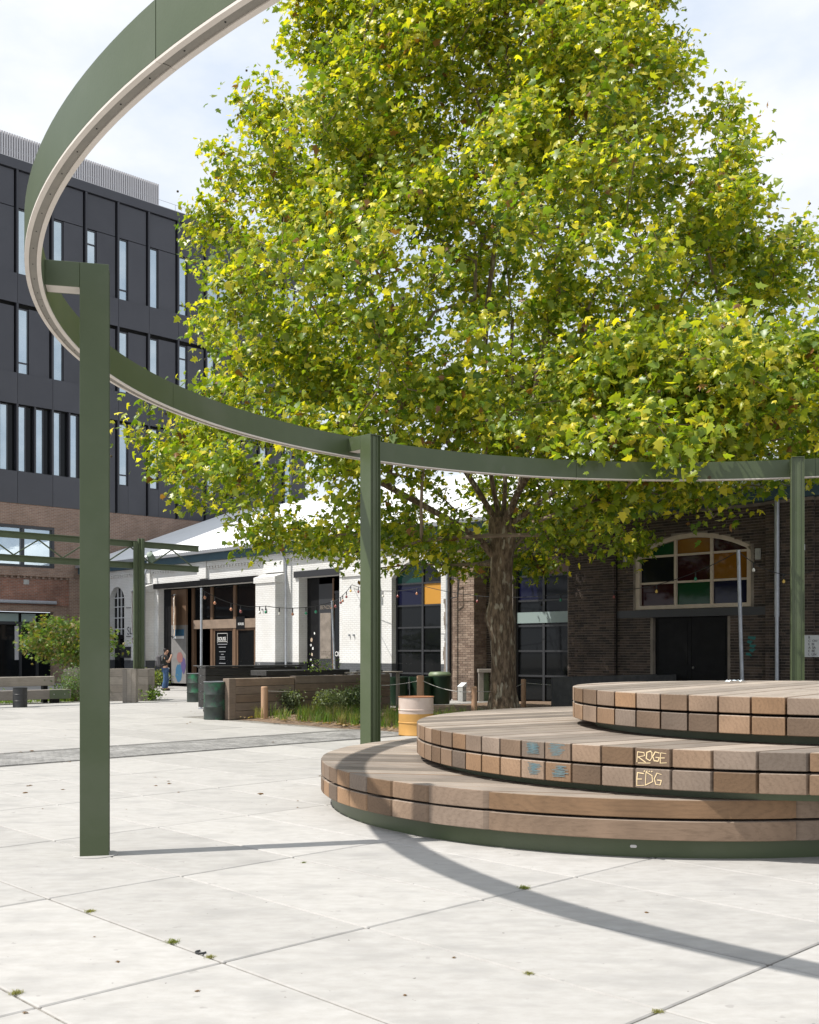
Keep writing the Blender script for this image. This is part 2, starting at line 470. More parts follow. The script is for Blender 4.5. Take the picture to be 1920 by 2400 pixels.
# ------------------------------------------------------------------ mesh helpers
class MB:
    def __init__(self):
        self.v = []; self.f = []; self.smooth = False
    def quad(self, a, b, c, d):
        n = len(self.v); self.v += [tuple(a), tuple(b), tuple(c), tuple(d)]; self.f.append((n, n + 1, n + 2, n + 3)); return self
    def poly(self, pts):
        n = len(self.v); self.v += [tuple(p) for p in pts]; self.f.append(tuple(range(n, n + len(pts)))); return self
    def box(self, x0, x1, y0, y1, z0, z1, bev=0.0):
        if bev > 0:
            return self._bbox(x0, x1, y0, y1, z0, z1, bev)
        n = len(self.v)
        self.v += [(x0, y0, z0), (x1, y0, z0), (x1, y1, z0), (x0, y1, z0), (x0, y0, z1), (x1, y0, z1), (x1, y1, z1), (x0, y1, z1)]
        for q in ((0, 3, 2, 1), (4, 5, 6, 7), (0, 1, 5, 4), (1, 2, 6, 5), (2, 3, 7, 6), (3, 0, 4, 7)):
            self.f.append(tuple(n + i for i in q))
        return self
    def _bbox(self, x0, x1, y0, y1, z0, z1, b):
        bm = bmesh.new()
        vs_ = [bm.verts.new(p) for p in [(x0, y0, z0), (x1, y0, z0), (x1, y1, z0), (x0, y1, z0), (x0, y0, z1), (x1, y0, z1), (x1, y1, z1), (x0, y1, z1)]]
        for q in ((0, 3, 2, 1), (4, 5, 6, 7), (0, 1, 5, 4), (1, 2, 6, 5), (2, 3, 7, 6), (3, 0, 4, 7)):
            bm.faces.new([vs_[i] for i in q])
        bmesh.ops.bevel(bm, geom=bm.edges[:], offset=b, segments=1, affect='EDGES')
        bm.verts.index_update()
        n = len(self.v)
        self.v += [tuple(v.co) for v in bm.verts]
        self.f += [tuple(n + v.index for v in f.verts) for f in bm.faces]
        bm.free()
        return self
    def obox(self, p, q, w, h, up=Vector((0, 0, 1))):
        """bar from p to q, width w across, height h along up"""
        p = Vector(p); q = Vector(q); d = (q - p).normalized()
        s = d.cross(up)
        if s.length < 1e-5: s = d.cross(Vector((1, 0, 0)))
        s.normalize(); u = s.cross(d).normalized()
        a = s * w / 2; b = u * h / 2
        n = len(self.v)
        self.v += [tuple(x) for x in (p - a - b, p + a - b, p + a + b, p - a + b, q - a - b, q + a - b, q + a + b, q - a + b)]
        for k in ((0, 3, 2, 1), (4, 5, 6, 7), (0, 1, 5, 4), (1, 2, 6, 5), (2, 3, 7, 6), (3, 0, 4, 7)):
            self.f.append(tuple(n + i for i in k))
        return self
    def tube(self, pts, rad, n=8, cap=True):
        pts = [Vector(p) for p in pts]
        if not hasattr(rad, '__len__'): rad = [rad] * len(pts)
        self.smooth = True
        base = len(self.v)
        prev = None
        for i, p in enumerate(pts):
            if i == 0: d = pts[1] - pts[0]
            elif i == len(pts) - 1: d = pts[-1] - pts[-2]
            else: d = pts[i + 1] - pts[i - 1]
            d.normalize()
            if prev is None:
                u = d.orthogonal().normalized()
            else:
                u = (prev - d * prev.dot(d)).normalized()
            prev = u
            w = d.cross(u)
            for k in range(n):
                a = 2 * PI * k / n
                self.v.append(tuple(p + (u * math.cos(a) + w * math.sin(a)) * rad[i]))
        for i in range(len(pts) - 1):
            for k in range(n):
                a = base + i * n + k; b = base + i * n + (k + 1) % n
                self.f.append((a, b, b + n, a + n))
        if cap:
            self.f.append(tuple(base + k for k in range(n))[::-1])
            self.f.append(tuple(base + (len(pts) - 1) * n + k for k in range(n)))
        return self
    def lathe(self, prof, n=24, c=(0, 0, 0)):
        """prof: list of (r,z)"""
        self.smooth = True
        base = len(self.v)
        for r, z in prof:
            for k in range(n):
                a = 2 * PI * k / n
                self.v.append((c[0] + r * math.cos(a), c[1] + r * math.sin(a), c[2] + z))
        for i in range(len(prof) - 1):
            for k in range(n):
                a = base + i * n + k; b = base + i * n + (k + 1) % n
                self.f.append((a, b, b + n, a + n))
        if prof[0][0] > 1e-4: self.f.append(tuple(base + k for k in range(n))[::-1])
        if prof[-1][0] > 1e-4: self.f.append(tuple(base + (len(prof) - 1) * n + k for k in range(n)))
        return self
    def prism(self, poly, z0, z1):
        n = len(poly); b = len(self.v)
        self.v += [(x, y, z0) for x, y in poly] + [(x, y, z1) for x, y in poly]
        self.f.append(tuple(b + i for i in range(n))[::-1]); self.f.append(tuple(b + n + i for i in range(n)))
        for i in range(n):
            j = (i + 1) % n; self.f.append((b + i, b + j, b + n + j, b + n + i))
        return self
    def mesh(self, name, m):
        me = bpy.data.meshes.new(name)
        me.from_pydata(self.v, [], self.f)
        me.update()
        if self.smooth:
            me.polygons.foreach_set('use_smooth', [True] * len(me.polygons))
            try: me.set_sharp_from_angle(angle=R(38))
            except Exception: pass
        if m: me.materials.append(M[m] if isinstance(m, str) else m)
        return me
    def build(self, name, m, parent=None, **kw):
        return link(name, self.mesh(name, m), parent, **kw)

def link(name, me, parent=None, loc=None, rot=None, label=None, cat=None, group=None, kind=None):
    o = bpy.data.objects.new(name, me)
    col.objects.link(o)
    if parent: o.parent = parent
    if loc is not None: o.location = loc
    if rot is not None: o.rotation_euler = rot if hasattr(rot, '__len__') else (0, 0, rot)
    if label: o['label'] = label
    if cat: o['category'] = cat
    if group: o['group'] = group
    if kind: o['kind'] = kind
    return o

def thing(name, loc, rz=0, label=None, cat=None, group=None):
    return link(name, None, None, loc, rz, label, cat, group)

def copy_tree(o, parent=None):
    c = o.copy(); col.objects.link(c); c.parent = parent
    for ch in o.children: copy_tree(ch, c)
    return c

def wall_holes(mb, outer, holes, y=0.0, depth=.3, open_below=None):
    """vertical wall sheet in local x,z at y with holes; reveals run back by depth"""
    polys = [[Vector((a, b, 0)) for a, b in outer]] + [[Vector((a, b, 0)) for a, b in h] for h in holes]
    flat = [p for pl in polys for p in pl]
    tris = tessellate_polygon(polys)
    n = len(mb.v)
    mb.v += [(p.x, y, p.y) for p in flat]
    for t in tris:
        a, b, c = [flat[i] for i in t]
        cr = (b - a).cross(c - a).z
        t = tuple(n + i for i in t)
        mb.f.append(t if cr > 0 else t[::-1])
    for h in holes:
        k = len(h)
        for i in range(k):
            (ax, az), (bx, bz) = h[i], h[(i + 1) % k]
            if open_below is not None and az < open_below and bz < open_below: continue
            mb.quad((ax, y, az), (bx, y, bz), (bx, y + depth, bz), (ax, y + depth, az))
    return mb

def rect(x0, x1, z0, z1): return [(x0, z0), (x1, z0), (x1, z1), (x0, z1)]
def arch(x0, x1, z0, zs, zt, n=12):
    """opening with a segmental arched head: springing zs, crown zt"""
    w = (x1 - x0) / 2; h = zt - zs; rr = (w * w + h * h) / (2 * h); cx = (x0 + x1) / 2; cz = zt - rr
    a0 = math.asin(w / rr)
    pts = [(x0, z0), (x1, z0)]
    for i in range(n + 1):
        a = a0 - 2 * a0 * i / n
        pts.append((cx + rr * math.sin(a), cz + rr * math.cos(a)))
    return pts
def arch_z(x, x0, x1, zs, zt):
    w = (x1 - x0) / 2; h = zt - zs; rr = (w * w + h * h) / (2 * h); cx = (x0 + x1) / 2; cz = zt - rr
    return cz + math.sqrt(max(rr * rr - (x - cx) ** 2, 0))

def text_obj(name, body, size, m, parent, loc, rot, align='LEFT', extrude=.004):
    cu = bpy.data.curves.new(name, 'FONT')
    cu.body = body; cu.size = size; cu.extrude = extrude; cu.align_x = align
    t = bpy.data.objects.new(name, cu); col.objects.link(t)
    bpy.context.view_layer.update()
    me = bpy.data.meshes.new_from_object(t.evaluated_get(bpy.context.evaluated_depsgraph_get()))
    bpy.data.objects.remove(t)
    me.materials.clear(); me.materials.append(M[m])
    return link(name, me, parent, loc, rot)

# ================================================================== GROUND
def project(p):
    return 960 + 2508 * p[0] / p[1], 1525 + 2508 * (1.664 - p[2]) / p[1]

g = MB(); g.quad((-400, -60, -.012), (400, -60, -.012), (400, 900, -.012), (-400, 900, -.012))
ground = g.build('ground', 'joint', kind='structure')
paving = link('paving', None, None, (0, 0, 0), kind='structure')

def in_bed(d2, d1): return 14.6 < d2 < 29 and 9.5 < d1 < 22.6
SW, SL, J0, J1 = 1.03, 2.05, 3.265, 2.74
slab_meshes = []
for k in range(3):
    b = MB().box(-SW / 2 + .008, SW / 2 - .008, -SL / 2 + .008, SL / 2 - .008, -.06, 0, bev=.007)
    slab_meshes.append(b.mesh('slab', 'slab'))
cells = []
for i in range(-26, 48):
    for j in range(-9, 30):
        a = J0 + SW * (i + .5); d = J1 + SL * (j + .5)
        if j == 6 or in_bed(a, d): continue           # row 6 is the sett strip
        p = gd(a, d)
        if p.y < -6 or p.y > 62 or abs(p.x) > 34: continue
        vis = False
        if p.y > 2:
            for da, dd in ((-.5, -.5), (.5, .5), (-.5, .5), (.5, -.5), (0, 0)):
                q = gd(a + da * SW, d + dd * SL)
                if q.y > 1:
                    x, y = project(q)
                    if -20 < x < 1940 and y < 2420: vis = True
        # hidden under the platforms
        if math.hypot(p.x - 2.6, p.y - 12.0) < 2.2 or math.hypot(p.x - 4.0, p.y - 11.4) < 2.2: vis = False
        cells.append((not vis, p.length, p))
cells.sort(key=lambda c: (c[0], c[1]))
far = MB()
for n, (nv, dist, p) in enumerate(cells):
    dz = random.uniform(-.0015, .0015)
    if n < 300 and not nv:
        link('slab', slab_meshes[n % 3], paving, (p.x, p.y, dz), (random.uniform(-.0008, .0008), random.uniform(-.0008, .0008), TH))
    else:
        c, s = math.cos(TH), math.sin(TH)
        pts = []
        for ax, ay in ((-1, -1), (1, -1), (1, 1), (-1, 1)):
            x = ax * (SW / 2 - .006); y = ay * (SL / 2 - .006)
            pts.append((p.x + x * c - y * s, p.y + x * s + y * c))
        far.prism(pts, -.05, dz)
far.build('far_slab', 'slab', paving, kind='stuff')
# outer plain paving so the ground reads on to the horizon
# sett strip
strip = link('sett_strip', None, None, (0, 0, 0), kind='structure')
b = MB()
b.quad(gd(-24, 15.04, -.009), gd(50, 15.04, -.009), gd(50, 17.09, -.009), gd(-24, 17.09, -.009))
b.build('bedding', 'strip', strip)
sv = []; sf = []; tone = []
sw = .105
for i in range(int(40 / sw)):
    for j in range(14):
        a = -6 + i * sw + (j % 2) * sw * .5; d = 15.22 + j * .117
        p = gd(a, d)
        if not (-12 < p.x < 16): continue
        n = len(sv); z = random.uniform(-.001, .002)
        for da, dd, zz in ((0, 0, -.007), (sw - .006, 0, -.007), (sw - .006, .111, -.007), (0, .111, -.007)):
            q = gd(a + da, d + dd, zz); sv.append(tuple(q))
        for da, dd in ((.004, .004), (sw - .01, .004), (sw - .01, .107), (.004, .107)):
            q = gd(a + da, d + dd, z); sv.append(tuple(q))
        sf += [(n + 4, n + 5, n + 6, n + 7), (n, n + 1, n + 5, n + 4), (n + 1, n + 2, n + 6, n + 5), (n + 2, n + 3, n + 7, n + 6), (n + 3, n, n + 4, n + 7)]
        t = random.random(); tone += [t] * 8
me = bpy.data.meshes.new('sett'); me.from_pydata(sv, [], sf)
at = me.attributes.new('tone', 'FLOAT', 'POINT'); at.data.foreach_set('value', tone)
me.materials.append(M['sett'])
link('setts', me, strip, kind='stuff')
b = MB()
for d in (15.16, 16.90): b.poly([gd(-24, d, .001), gd(50, d, .001), gd(50, d + .035, .001), gd(-24, d + .035, .001)])
b.build('edging', 'dark', strip)

# planted bed
def noise2(x, y): return math.sin(x * 2.1 + 1.3 * math.sin(y * 1.7)) * .5 + math.sin(y * 2.7 + x) * .3
bedv = []; bedf = []
nx, ny = 60, 60
for i in range(nx + 1):
    for j in range(ny + 1):
        a = 15.0 + 14 * i / nx; d = 9.5 + 13.2 * j / ny
        e = min(i, nx - i, j, ny - j) / 4.0
        z = -.008 + min(e, 1) * (.07 + .035 * noise2(a, d))
        if i == 0: a += .12 * noise2(d * 1.5, 3)
        bedv.append(tuple(gd(a, d, z)))
for i in range(nx):
    for j in range(ny):
        k = i * (ny + 1) + j; bedf.append((k, k + ny + 1, k + ny + 2, k + 1))
me = bpy.data.meshes.new('planting_bed'); me.from_pydata(bedv, [], bedf); me.materials.append(M['soil'])
me.polygons.foreach_set('use_smooth', [True] * len(me.polygons))
bed = link('planting_bed', me, kind='structure')

# ================================================================== RING CANOPY
RC = Vector((4.42, 10.385, 0)); RI, RO, ZB, ZT = 7.56, 7.677, 4.525, 4.826
ring = thing('ring_canopy', RC, 0, 'large dark green steel ring on slender green posts over the round timber platforms', 'canopy')
def arc_box(mb, r0, r1, z0, z1, a0, a1, n):
    st = len(mb.v)
    for i in range(n + 1):
        a = a0 + (a1 - a0) * i / n; c, s = math.cos(a), math.sin(a)
        mb.v += [(r0 * c, r0 * s, z0), (r1 * c, r1 * s, z0), (r1 * c, r1 * s, z1), (r0 * c, r0 * s, z1)]
    for i in range(n):
        k = st + 4 * i
        for p, q in ((0, 1), (1, 2), (2, 3), (3, 0)):
            mb.f.append((k + p, k + 4 + p, k + 4 + q, k + q))
    mb.f.append((st, st + 1, st + 2, st + 3)); k = st + 4 * n; mb.f.append((k + 3, k + 2, k + 1, k))
    return mb
NSEG = 12
SCREW = MB().lathe([(.0045, .001), (.0045, .006)], 8).mesh('screw', 'dark')
for k in range(NSEG):
    a0 = R(193.3 + 29.3 + 30 * k); a1 = a0 + R(30)
    g1 = .0035 / RO
    b = MB(); b.smooth = True
    arc_box(b, RI, RO, ZB + .012, ZT, a0 + g1, a1 - g1, 24)
    p = b.build('cladding_panel', 'green', ring)
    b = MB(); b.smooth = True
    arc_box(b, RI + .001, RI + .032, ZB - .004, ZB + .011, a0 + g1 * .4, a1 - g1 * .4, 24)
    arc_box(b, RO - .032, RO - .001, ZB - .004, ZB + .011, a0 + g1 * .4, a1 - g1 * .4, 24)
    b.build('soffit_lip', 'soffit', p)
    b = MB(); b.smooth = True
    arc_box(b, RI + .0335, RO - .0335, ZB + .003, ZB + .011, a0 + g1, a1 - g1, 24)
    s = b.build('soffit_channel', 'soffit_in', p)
    for q in range(12):
        a = a0 + (a1 - a0) * (q + .5) / 12; rr = (RI + RO) / 2
        link('screw', SCREW, p, (rr * math.cos(a), rr * math.sin(a), ZB - .001))
b = MB(); b.smooth = True
arc_box(b, RI + .006, RO - .006, ZB + .02, ZT - .008, 0, 2 * PI, 180)
b.build('inner_frame', 'dark', ring)
PD, PW, PT, PTOP = .226, .20, .012, ZT - .035       # post depth (radial), width, plate, top
RP = 7.18
def make_post(ang):
    c, s = math.cos(ang), math.sin(ang)
    e = link('post', None, ring, (RP * c, RP * s, 0), ang)   # local x is radial, outwards
    b = MB()
    for sg in (-1, 1):
        y0 = sg * (PW / 2 - PT) if sg > 0 else -PW / 2
        b.box(-PD / 2, PD / 2, y0, y0 + PT, 0, PTOP, bev=.002)
    b.build('flange', 'green', e)
    b = MB(); b.box(-PD / 2 + .028, PD / 2 - .028, -PW / 2 + PT + .001, PW / 2 - PT - .001, 0, PTOP - .012)
    b.box(-PD / 2 + .003, PD / 2 - .003, -PW / 2 + PT + .001, PW / 2 - PT - .001, PTOP - .011, PTOP - .001)
    for xs in (-1, 1):
        b.box(xs * (PD / 2 - .022) - .004, xs * (PD / 2 - .022) + .004, -.045, -.035, 0, PTOP - .013)
        b.box(xs * (PD / 2 - .022) - .004, xs * (PD / 2 - .022) + .004, .035, .045, 0, PTOP - .013)
    b.build('web', 'green', e)
    x1 = RI - RP - .0015
    a = MB()
    for sg in (-1, 1):
        y0 = sg * (PW / 2 - PT) if sg > 0 else -PW / 2
        a.box(PD / 2 + .002, x1, y0, y0 + PT, PTOP - .20, PTOP, bev=.002)
    a.box(PD / 2 + .002, x1, -PW / 2 + PT + .001, PW / 2 - PT - .001, PTOP - .011, PTOP - .001)
    a.build('arm', 'green', e)
    a = MB(); a.box(PD / 2 + .003, x1 - .002, -PW / 2 + PT + .002, PW / 2 - PT - .002, PTOP - .199, PTOP - .187)
    a.build('arm_soffit', 'soffit', e)
    a = MB(); a.lathe([(.185, 0), (.185, .005), (.18, .007)], 36)
    a.build('base_cover', 'slab', e)
for a_ in (193.3, 134.0, 75.0, 15.0, -45.0, -106.0): make_post(R(a_))

# ================================================================== TIMBER PLATFORMS
def board_poly(Rr, y0, y1, inset=0.0):
    Rr -= inset; y0 += inset; y1 -= inset
    y0 = max(y0, -Rr + 1e-4); y1 = min(y1, Rr - 1e-4)
    if y1 - y0 < .01: return None
    a0 = math.asin(y0 / Rr); a1 = math.asin(y1 / Rr)
    n = max(3, min(24, int(abs(a1 - a0) * Rr / .05) + 1))
    right = [(Rr * math.cos(a0 + (a1 - a0) * i / n), Rr * math.sin(a0 + (a1 - a0) * i / n)) for i in range(n + 1)]
    left = [(-x, y) for x, y in right[::-1]]
    return right + left
def make_tier(name, label, c, Rr, Rb, z0, ztop, ang, off, pitch, zs, gap=.020):
    t = thing(name, (c[0], c[1], z0), R(ang - 90), label, 'platform', 'round timber platforms stacked under the ring')
    hgt = ztop - z0
    # plinth
    b = MB(); b.lathe([(Rb, 0.0), (Rb, zs[0] - .004)], 160)
    b.smooth = True
    b.build('plinth', 'green', t)
    b = MB(); b.lathe([(Rb - .05, zs[0] - .003), (Rb - .05, hgt - .05)], 64); b.smooth = True
    b.build('core', 'dark', t)
    tm = []
    j0 = int((-Rr - off) / pitch) - 1
    for j in range(j0, j0 + int(2 * Rr / pitch) + 4):
        y0 = off + pitch * j + gap / 2; y1 = off + pitch * (j + 1) - gap / 2
        if y1 < -Rr + .05 or y0 > Rr - .05: continue
        yc = (max(y0, -Rr) + min(y1, Rr)) / 2
        for (za, zb) in ((zs[0], zs[1]), (zs[2], hgt)):
            P = board_poly(Rr, y0, y1); Q = board_poly(Rr, y0, y1, .006)
            if not P or not Q or len(P) != len(Q): 
                if not P: continue
                Q = [(x * .998, yc + (y - yc) * .98) for x, y in P]
            zc = (za + zb) / 2
            mb = MB(); n = len(P)
            dz = random.uniform(-.0015, .0015)
            for pl, z in ((Q, za), (P, za + .006), (P, zb - .006 + dz), (Q, zb + dz)):
                mb.v += [(x, y - yc, z - zc) for x, y in pl]
            mb.f.append(tuple(range(n))[::-1]); mb.f.append(tuple(3 * n + i for i in range(n)))
            for k in range(3):
                for i in range(n):
                    q = (i + 1) % n
                    mb.f.append((k * n + i, k * n + q, (k + 1) * n + q, (k + 1) * n + i))
            mb.build('timber', 'timber', t, loc=(random.uniform(-.003, .003), yc, zc))
    return t
tier1 = make_tier('timber_platform', 'lowest wide round timber platform resting on the paving', (2.553, 11.97), 3.53, 3.415, 0, .484, 78, -1.971, .266, (.157, .312, .334))
tier2 = make_tier('timber_platform', 'middle round timber platform with cream graffiti letters on its rim', (3.655, 11.73), 3.575, 3.39, .484, .882, -58, 1.108, .2605, (.07, .229, .251))
tier3 = make_tier('timber_platform', 'topmost smaller round timber platform with a scrap of paper on it', (4.395, 11.13), 2.665, 2.43, .882, 1.279, -37, -1.63, .285, (.08, .233, .255))

# small maker's plate on the lowest plinth
ang = math.atan2(1, 1)
def on_rim(c, Rr, z, a, off=.004):
    return Vector((c[0] + (Rr + off) * math.cos(a), c[1] + (Rr + off) * math.sin(a), z))
# graffiti strokes on the rim of the middle platform
GL = {'R': [[(0, 0), (.05, 1), (.5, .95), (.55, .65), (.1, .5), (.6, .02)]], 'O': [[(.5, .95), (.1, .8), (.05, .2), (.4, 0), (.6, .3), (.6, .8), (.4, .95)]],
      'G': [[(.6, .85), (.25, .95), (.03, .5), (.15, .08), (.5, .05), (.6, .4), (.3, .42)]], 'E': [[(.6, .95), (.1, 1), (.05, .5), (.45, .52), (.05, .5), (.05, 0), (.65, .05)]],
      'D': [[(.05, 0), (.1, 1), (.55, .75), (.6, .3), (.05, 0)]]}
def rim_strokes(name, lines, m, tier, c, Rr, zbase, w=.007, wob=.0):
    """lines: list of polylines in (arc metres from angle a0, height)"""
    mb = MB()
    for a0, pl in lines:
        for (u0, v0), (u1, v1) in zip(pl[:-1], pl[1:]):
            d = Vector((u1 - u0, v1 - v0)); 
            if d.length < 1e-5: continue
            d.normalize(); w_ = w * random.uniform(.65, 1.35); nrm = Vector((-d.y, d.x)) * w_ / 2; ex = d * w_ * .35
            q = []
            for (u, v), sg, ee in (((u0, v0), 1, -1), ((u0, v0), -1, -1), ((u1, v1), -1, 1), ((u1, v1), 1, 1)):
                uu = u + nrm.x * sg + ex.x * ee; vv = v + nrm.y * sg + ex.y * ee
                q.append(on_rim(c, Rr, zbase + vv, a0 + uu / Rr))
            mb.quad(*q)
    o = mb.build(name, m)
    o.parent = tier; o.matrix_parent_inverse = (Matrix.Translation(tier.location) @ Matrix.Rotation(tier.rotation_euler.z, 4, 'Z')).inverted()
    return o
C2, R2 = (3.655, 11.73), 3.575
lines = []
u = .03
for ch, w_, y_ in (('R', .07, .03), ('O', .05, .045), ('G', .055, .04), ('E', .05, .03)):
    for pl in GL[ch]: lines.append((R(-121.0), [(u + x * w_ / .6, y_ + y * .082) for x, y in pl]))
    u += w_ + .004
lines.append((R(-121.0), [(.04, .022), (.14, .026)]))
rim_strokes('graffiti_letters', lines, 'graff', tier2, C2, R2, .484 + .251)
lines = []; u = .025
for ch, w_, y_ in (('E', .06, .02), ('D', .065, .028), ('G', .06, .03)):
    for pl in GL[ch]: lines.append((R(-121.0), [(u + x * w_ / .6, y_ + y * .105) for x, y in pl]))
    u += w_ + .01
for q in range(4): lines.append((R(-121.0), [(.09 + q * .02, .138), (.095 + q * .02, .142)]))
rim_strokes('graffiti_letters', lines, 'graff', tier2, C2, R2, .484 + .07)
lines = []
for a0, zb_ in ((-138.2, .27), (-138.0, .09), (-134.2, .27), (-133.6, .09)):
    pl = [(.03 + (.12 if i % 2 else .0) + .05 * random.random(), .025 + .007 * i) for i in range(15)]
    lines.append((R(a0), [(x, zb_ - .25 + y + .24) for x, y in pl]))
rim_strokes('paint_smear', [(a, p) for a, p in lines], 'graffblue', tier2, C2, R2, .484 + .005, w=.006)
# oval plate on the low plinth
b = MB()
for r0, r1, m_ in ((.03, .022, 'steel'),):
    pl = []
    for i in range(20):
        a = 2 * PI * i / 20
        pl.append((.014 * math.cos(a) + (.013 if math.cos(a) > 0 else -.013), .012 * math.sin(a)))
    a0 = R(-102.6)
    ctr = Vector((2.553 + 3.419 * math.cos(a0), 11.97 + 3.419 * math.sin(a0), .085))
    tx = Vector((-math.sin(a0), math.cos(a0), 0))
    b.poly([ctr + tx * x + Vector((0, 0, y)) for x, y in pl])
o = b.build('oval_plate', 'steel'); o.parent = tier1
o.matrix_parent_inverse = (Matrix.Translation(tier1.location) @ Matrix.Rotation(tier1.rotation_euler.z, 4, 'Z')).inverted()

# ================================================================== LONG HALL (white-painted part and shaded brick part)
WO = Vector((1.3, 36.9, 0)); WROT = -(PI / 2 - TH)
def WL(s, y=0, z=0):               # hall-local to world
    return WO + Vector((S_, -C_, 0)) * s + D2 * y + Vector((0, 0, z))
white = thing('white_hall', WO, WROT, 'long white painted brick hall with grey plinth, piers and tall dark openings', 'building')
brick_hall = thing('brick_hall', WO, WROT, 'shaded brick hall with arched coloured-glass window above black double doors', 'building')
S0 = -26.25
# --- white wall
b = MB()
holes = [arch(-23.47, -22.03, .35, 4.25, 4.83), rect(-18.86, -10.45, .02, 4.56), rect(-8.22, -5.72, .02, 4.58), arch(-2.80, -.30, .25, 4.30, 4.87)]
outer = [(S0, 0), (-.02, 0), (-.02, 5.62), (S0, 5.62)]
outerU = [(S0, 1.2), (-.02, 1.2), (-.02, 5.62), (S0, 5.62)]
def cut_low(h, z):   # part of a hole above z
    return [(x, max(q, z)) for x, q in h]
wall_holes(b, outerU, [[(x, max(z, 1.2001)) for x, z in h] for h in holes], 0, .45, 1.21)
b.build('wall', 'white', white)
b = MB()
xs = [S0, -23.47, -22.03, -18.86, -10.45, -8.22, -5.72, -2.80, -.30, -.02]
for k in range(0, len(xs), 2): MB().box(xs[k], xs[k + 1], 0, .45, 0, 1.2).build('plinth', 'whitegrey', white)
MB().box(-23.47, -22.03, 0, .45, 0, .35).build('plinth', 'whitegrey', white)
# patches of bare brick beside the end of the white paint
b = MB(); zz = 0
while zz < 3.4:
    w = .05 + .14 * abs(math.sin(zz * 3.1) * math.cos(zz * 1.7 + 1)) + (.05 if zz < 1.2 else 0)
    b.box(-.02 - w, -.018, -.012, .0, zz, zz + .15); zz += .15
b.build('bare_brick_edge', 'mortar', white)
# piers
def pier(s0, s1, d, ztop, parent, m1, m2, cap=True):
    e = link('pier', None, parent, (0, 0, 0))
    b = MB(); b.box(s0, s1, -d, -.001, 1.2, ztop - .3); b.build('pier_shaft', m1, e)
    b = MB(); b.box(s0 - .02, s1 + .02, -d - .02, -.001, 0, 1.199); b.build('pier_base', m2, e)
    b = MB()
    b.box(s0 - .06, s1 + .06, -d - .06, -.001, ztop - .299, ztop - .07)
    b.quad((s0 - .06, -d - .06, ztop - .07), (s1 + .06, -d - .06, ztop - .07), (s1 + .06, -.002, ztop + .12), (s0 - .06, -.002, ztop + .12))
    b.poly([(s1 + .06, -d - .06, ztop - .07), (s1 + .06, -.002, ztop - .07), (s1 + .06, -.002, ztop + .12)])
    b.poly([(s0 - .06, -.002, ztop - .07), (s0 - .06, -d - .06, ztop - .07), (s0 - .06, -.002, ztop + .12)])
    b.build('pier_cap', m1, e)
pier(-10.38, -9.05, .55, 4.72, white, 'white', 'whitegrey')
pier(-4.93, -3.65, .55, 4.72, white, 'white', 'whitegrey')
pier(-20.4, -19.2, .55, 4.72, white, 'white', 'whitegrey')
# upper pilasters and dentil courses
b = MB()
for s0, s1 in ((-20.5, -19.4), (-15.35, -14.65), (-10.4, -9.05), (-4.95, -3.65)): b.box(s0, s1, -.14, -.001, 4.86, 5.62)
for k, (s0, s1) in enumerate(((-20.5, -19.4), (-15.35, -14.65), (-10.4, -9.05), (-4.95, -3.65))):
    MB().box(s0, s1, -.14, -.001, 4.86, 5.615).build('pilaster', 'white', white)
b = MB(); d2m = MB()
for s0, s1 in ((-26.2, -20.52), (-19.38, -15.37), (-14.63, -10.42), (-9.03, -4.97), (-3.63, -.03)):
    b.box(s0, s1, -.10, -.001, 5.40, 5.615)
    x = s0 + .04
    while x < s1 - .12:
        d2m.box(x, x + .11, -.085, -.001, 5.29, 5.399); x += .22
b.build('cornice', 'white', white)
d2m.build('dentil_course', 'white', white, kind='stuff')
# roof edge
def roofing(parent, s0, s1, m_edge):
    MB().box(s0, s1, -.30, .10, 5.623, 6.02).build('fascia', 'fascia', parent)
    g_ = MB(); g_.box(s0, s1, -.47, -.302, 5.93, 6.06); g_.build('gutter', 'gutter', parent)
    # corrugated roof sheet
    me_v = []; me_f = []
    pitch = .19; x = s0; k = 0
    prof = []
    while x <= s1:
        prof.append((x, .018 * (1 if k % 2 else -1))); x += pitch / 2; k += 1
    slope = .38
    for (xx, h) in prof:
        me_v.append((xx, -.36, 6.085 + h)); me_v.append((xx, 9.2, 6.085 + 9.56 * slope + h)); me_v.append((xx, 18.8, 6.085 + h))
    for i in range(len(prof) - 1):
        a = i * 3
        me_f += [(a, a + 3, a + 4, a + 1), (a + 1, a + 4, a + 5, a + 2)]
    me = bpy.data.meshes.new('roof'); me.from_pydata(me_v, [], me_f); me.materials.append(M['roof'])
    link('roof', me, parent)
    MB().box(s0, s1, .46, 18.0, 5.3, 5.45).build('ceiling', 'dark', parent)
roofing(white, S0 + .02, -.03, 0)
roofing(brick_hall, -.02, 24, 0)
# interior darkness: floor and back wall a few metres in
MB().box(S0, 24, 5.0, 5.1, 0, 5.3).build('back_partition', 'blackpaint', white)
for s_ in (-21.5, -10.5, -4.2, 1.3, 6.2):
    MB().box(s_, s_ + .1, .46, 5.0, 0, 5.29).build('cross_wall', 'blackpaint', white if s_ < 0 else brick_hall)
# small arched window (shaded end)
w = link('window', None, white, (0, 0, 0))
b = MB()
P = arch(-23.47, -22.03, .35, 4.25, 4.83)
b.poly([(x, .28, z) for x, z in P]); b.build('pane', 'darkglass', w)
b = MB()
for x in (-23.1, -22.75, -22.4): b.box(x - .02, x + .02, .22, .279, 2.4, arch_z(x, -23.47, -22.03, 4.25, 4.83) - .01)
for z in (2.75, 3.3, 3.85, 4.3): b.box(-23.46, -22.04, .225, .278, z - .018, z + .018)
b.build('glazing_bars', 'signwhite', w)
MB().box(-23.46, -22.04, .1, .277, 2.25, 2.45).build('sill', 'blackpaint', w)
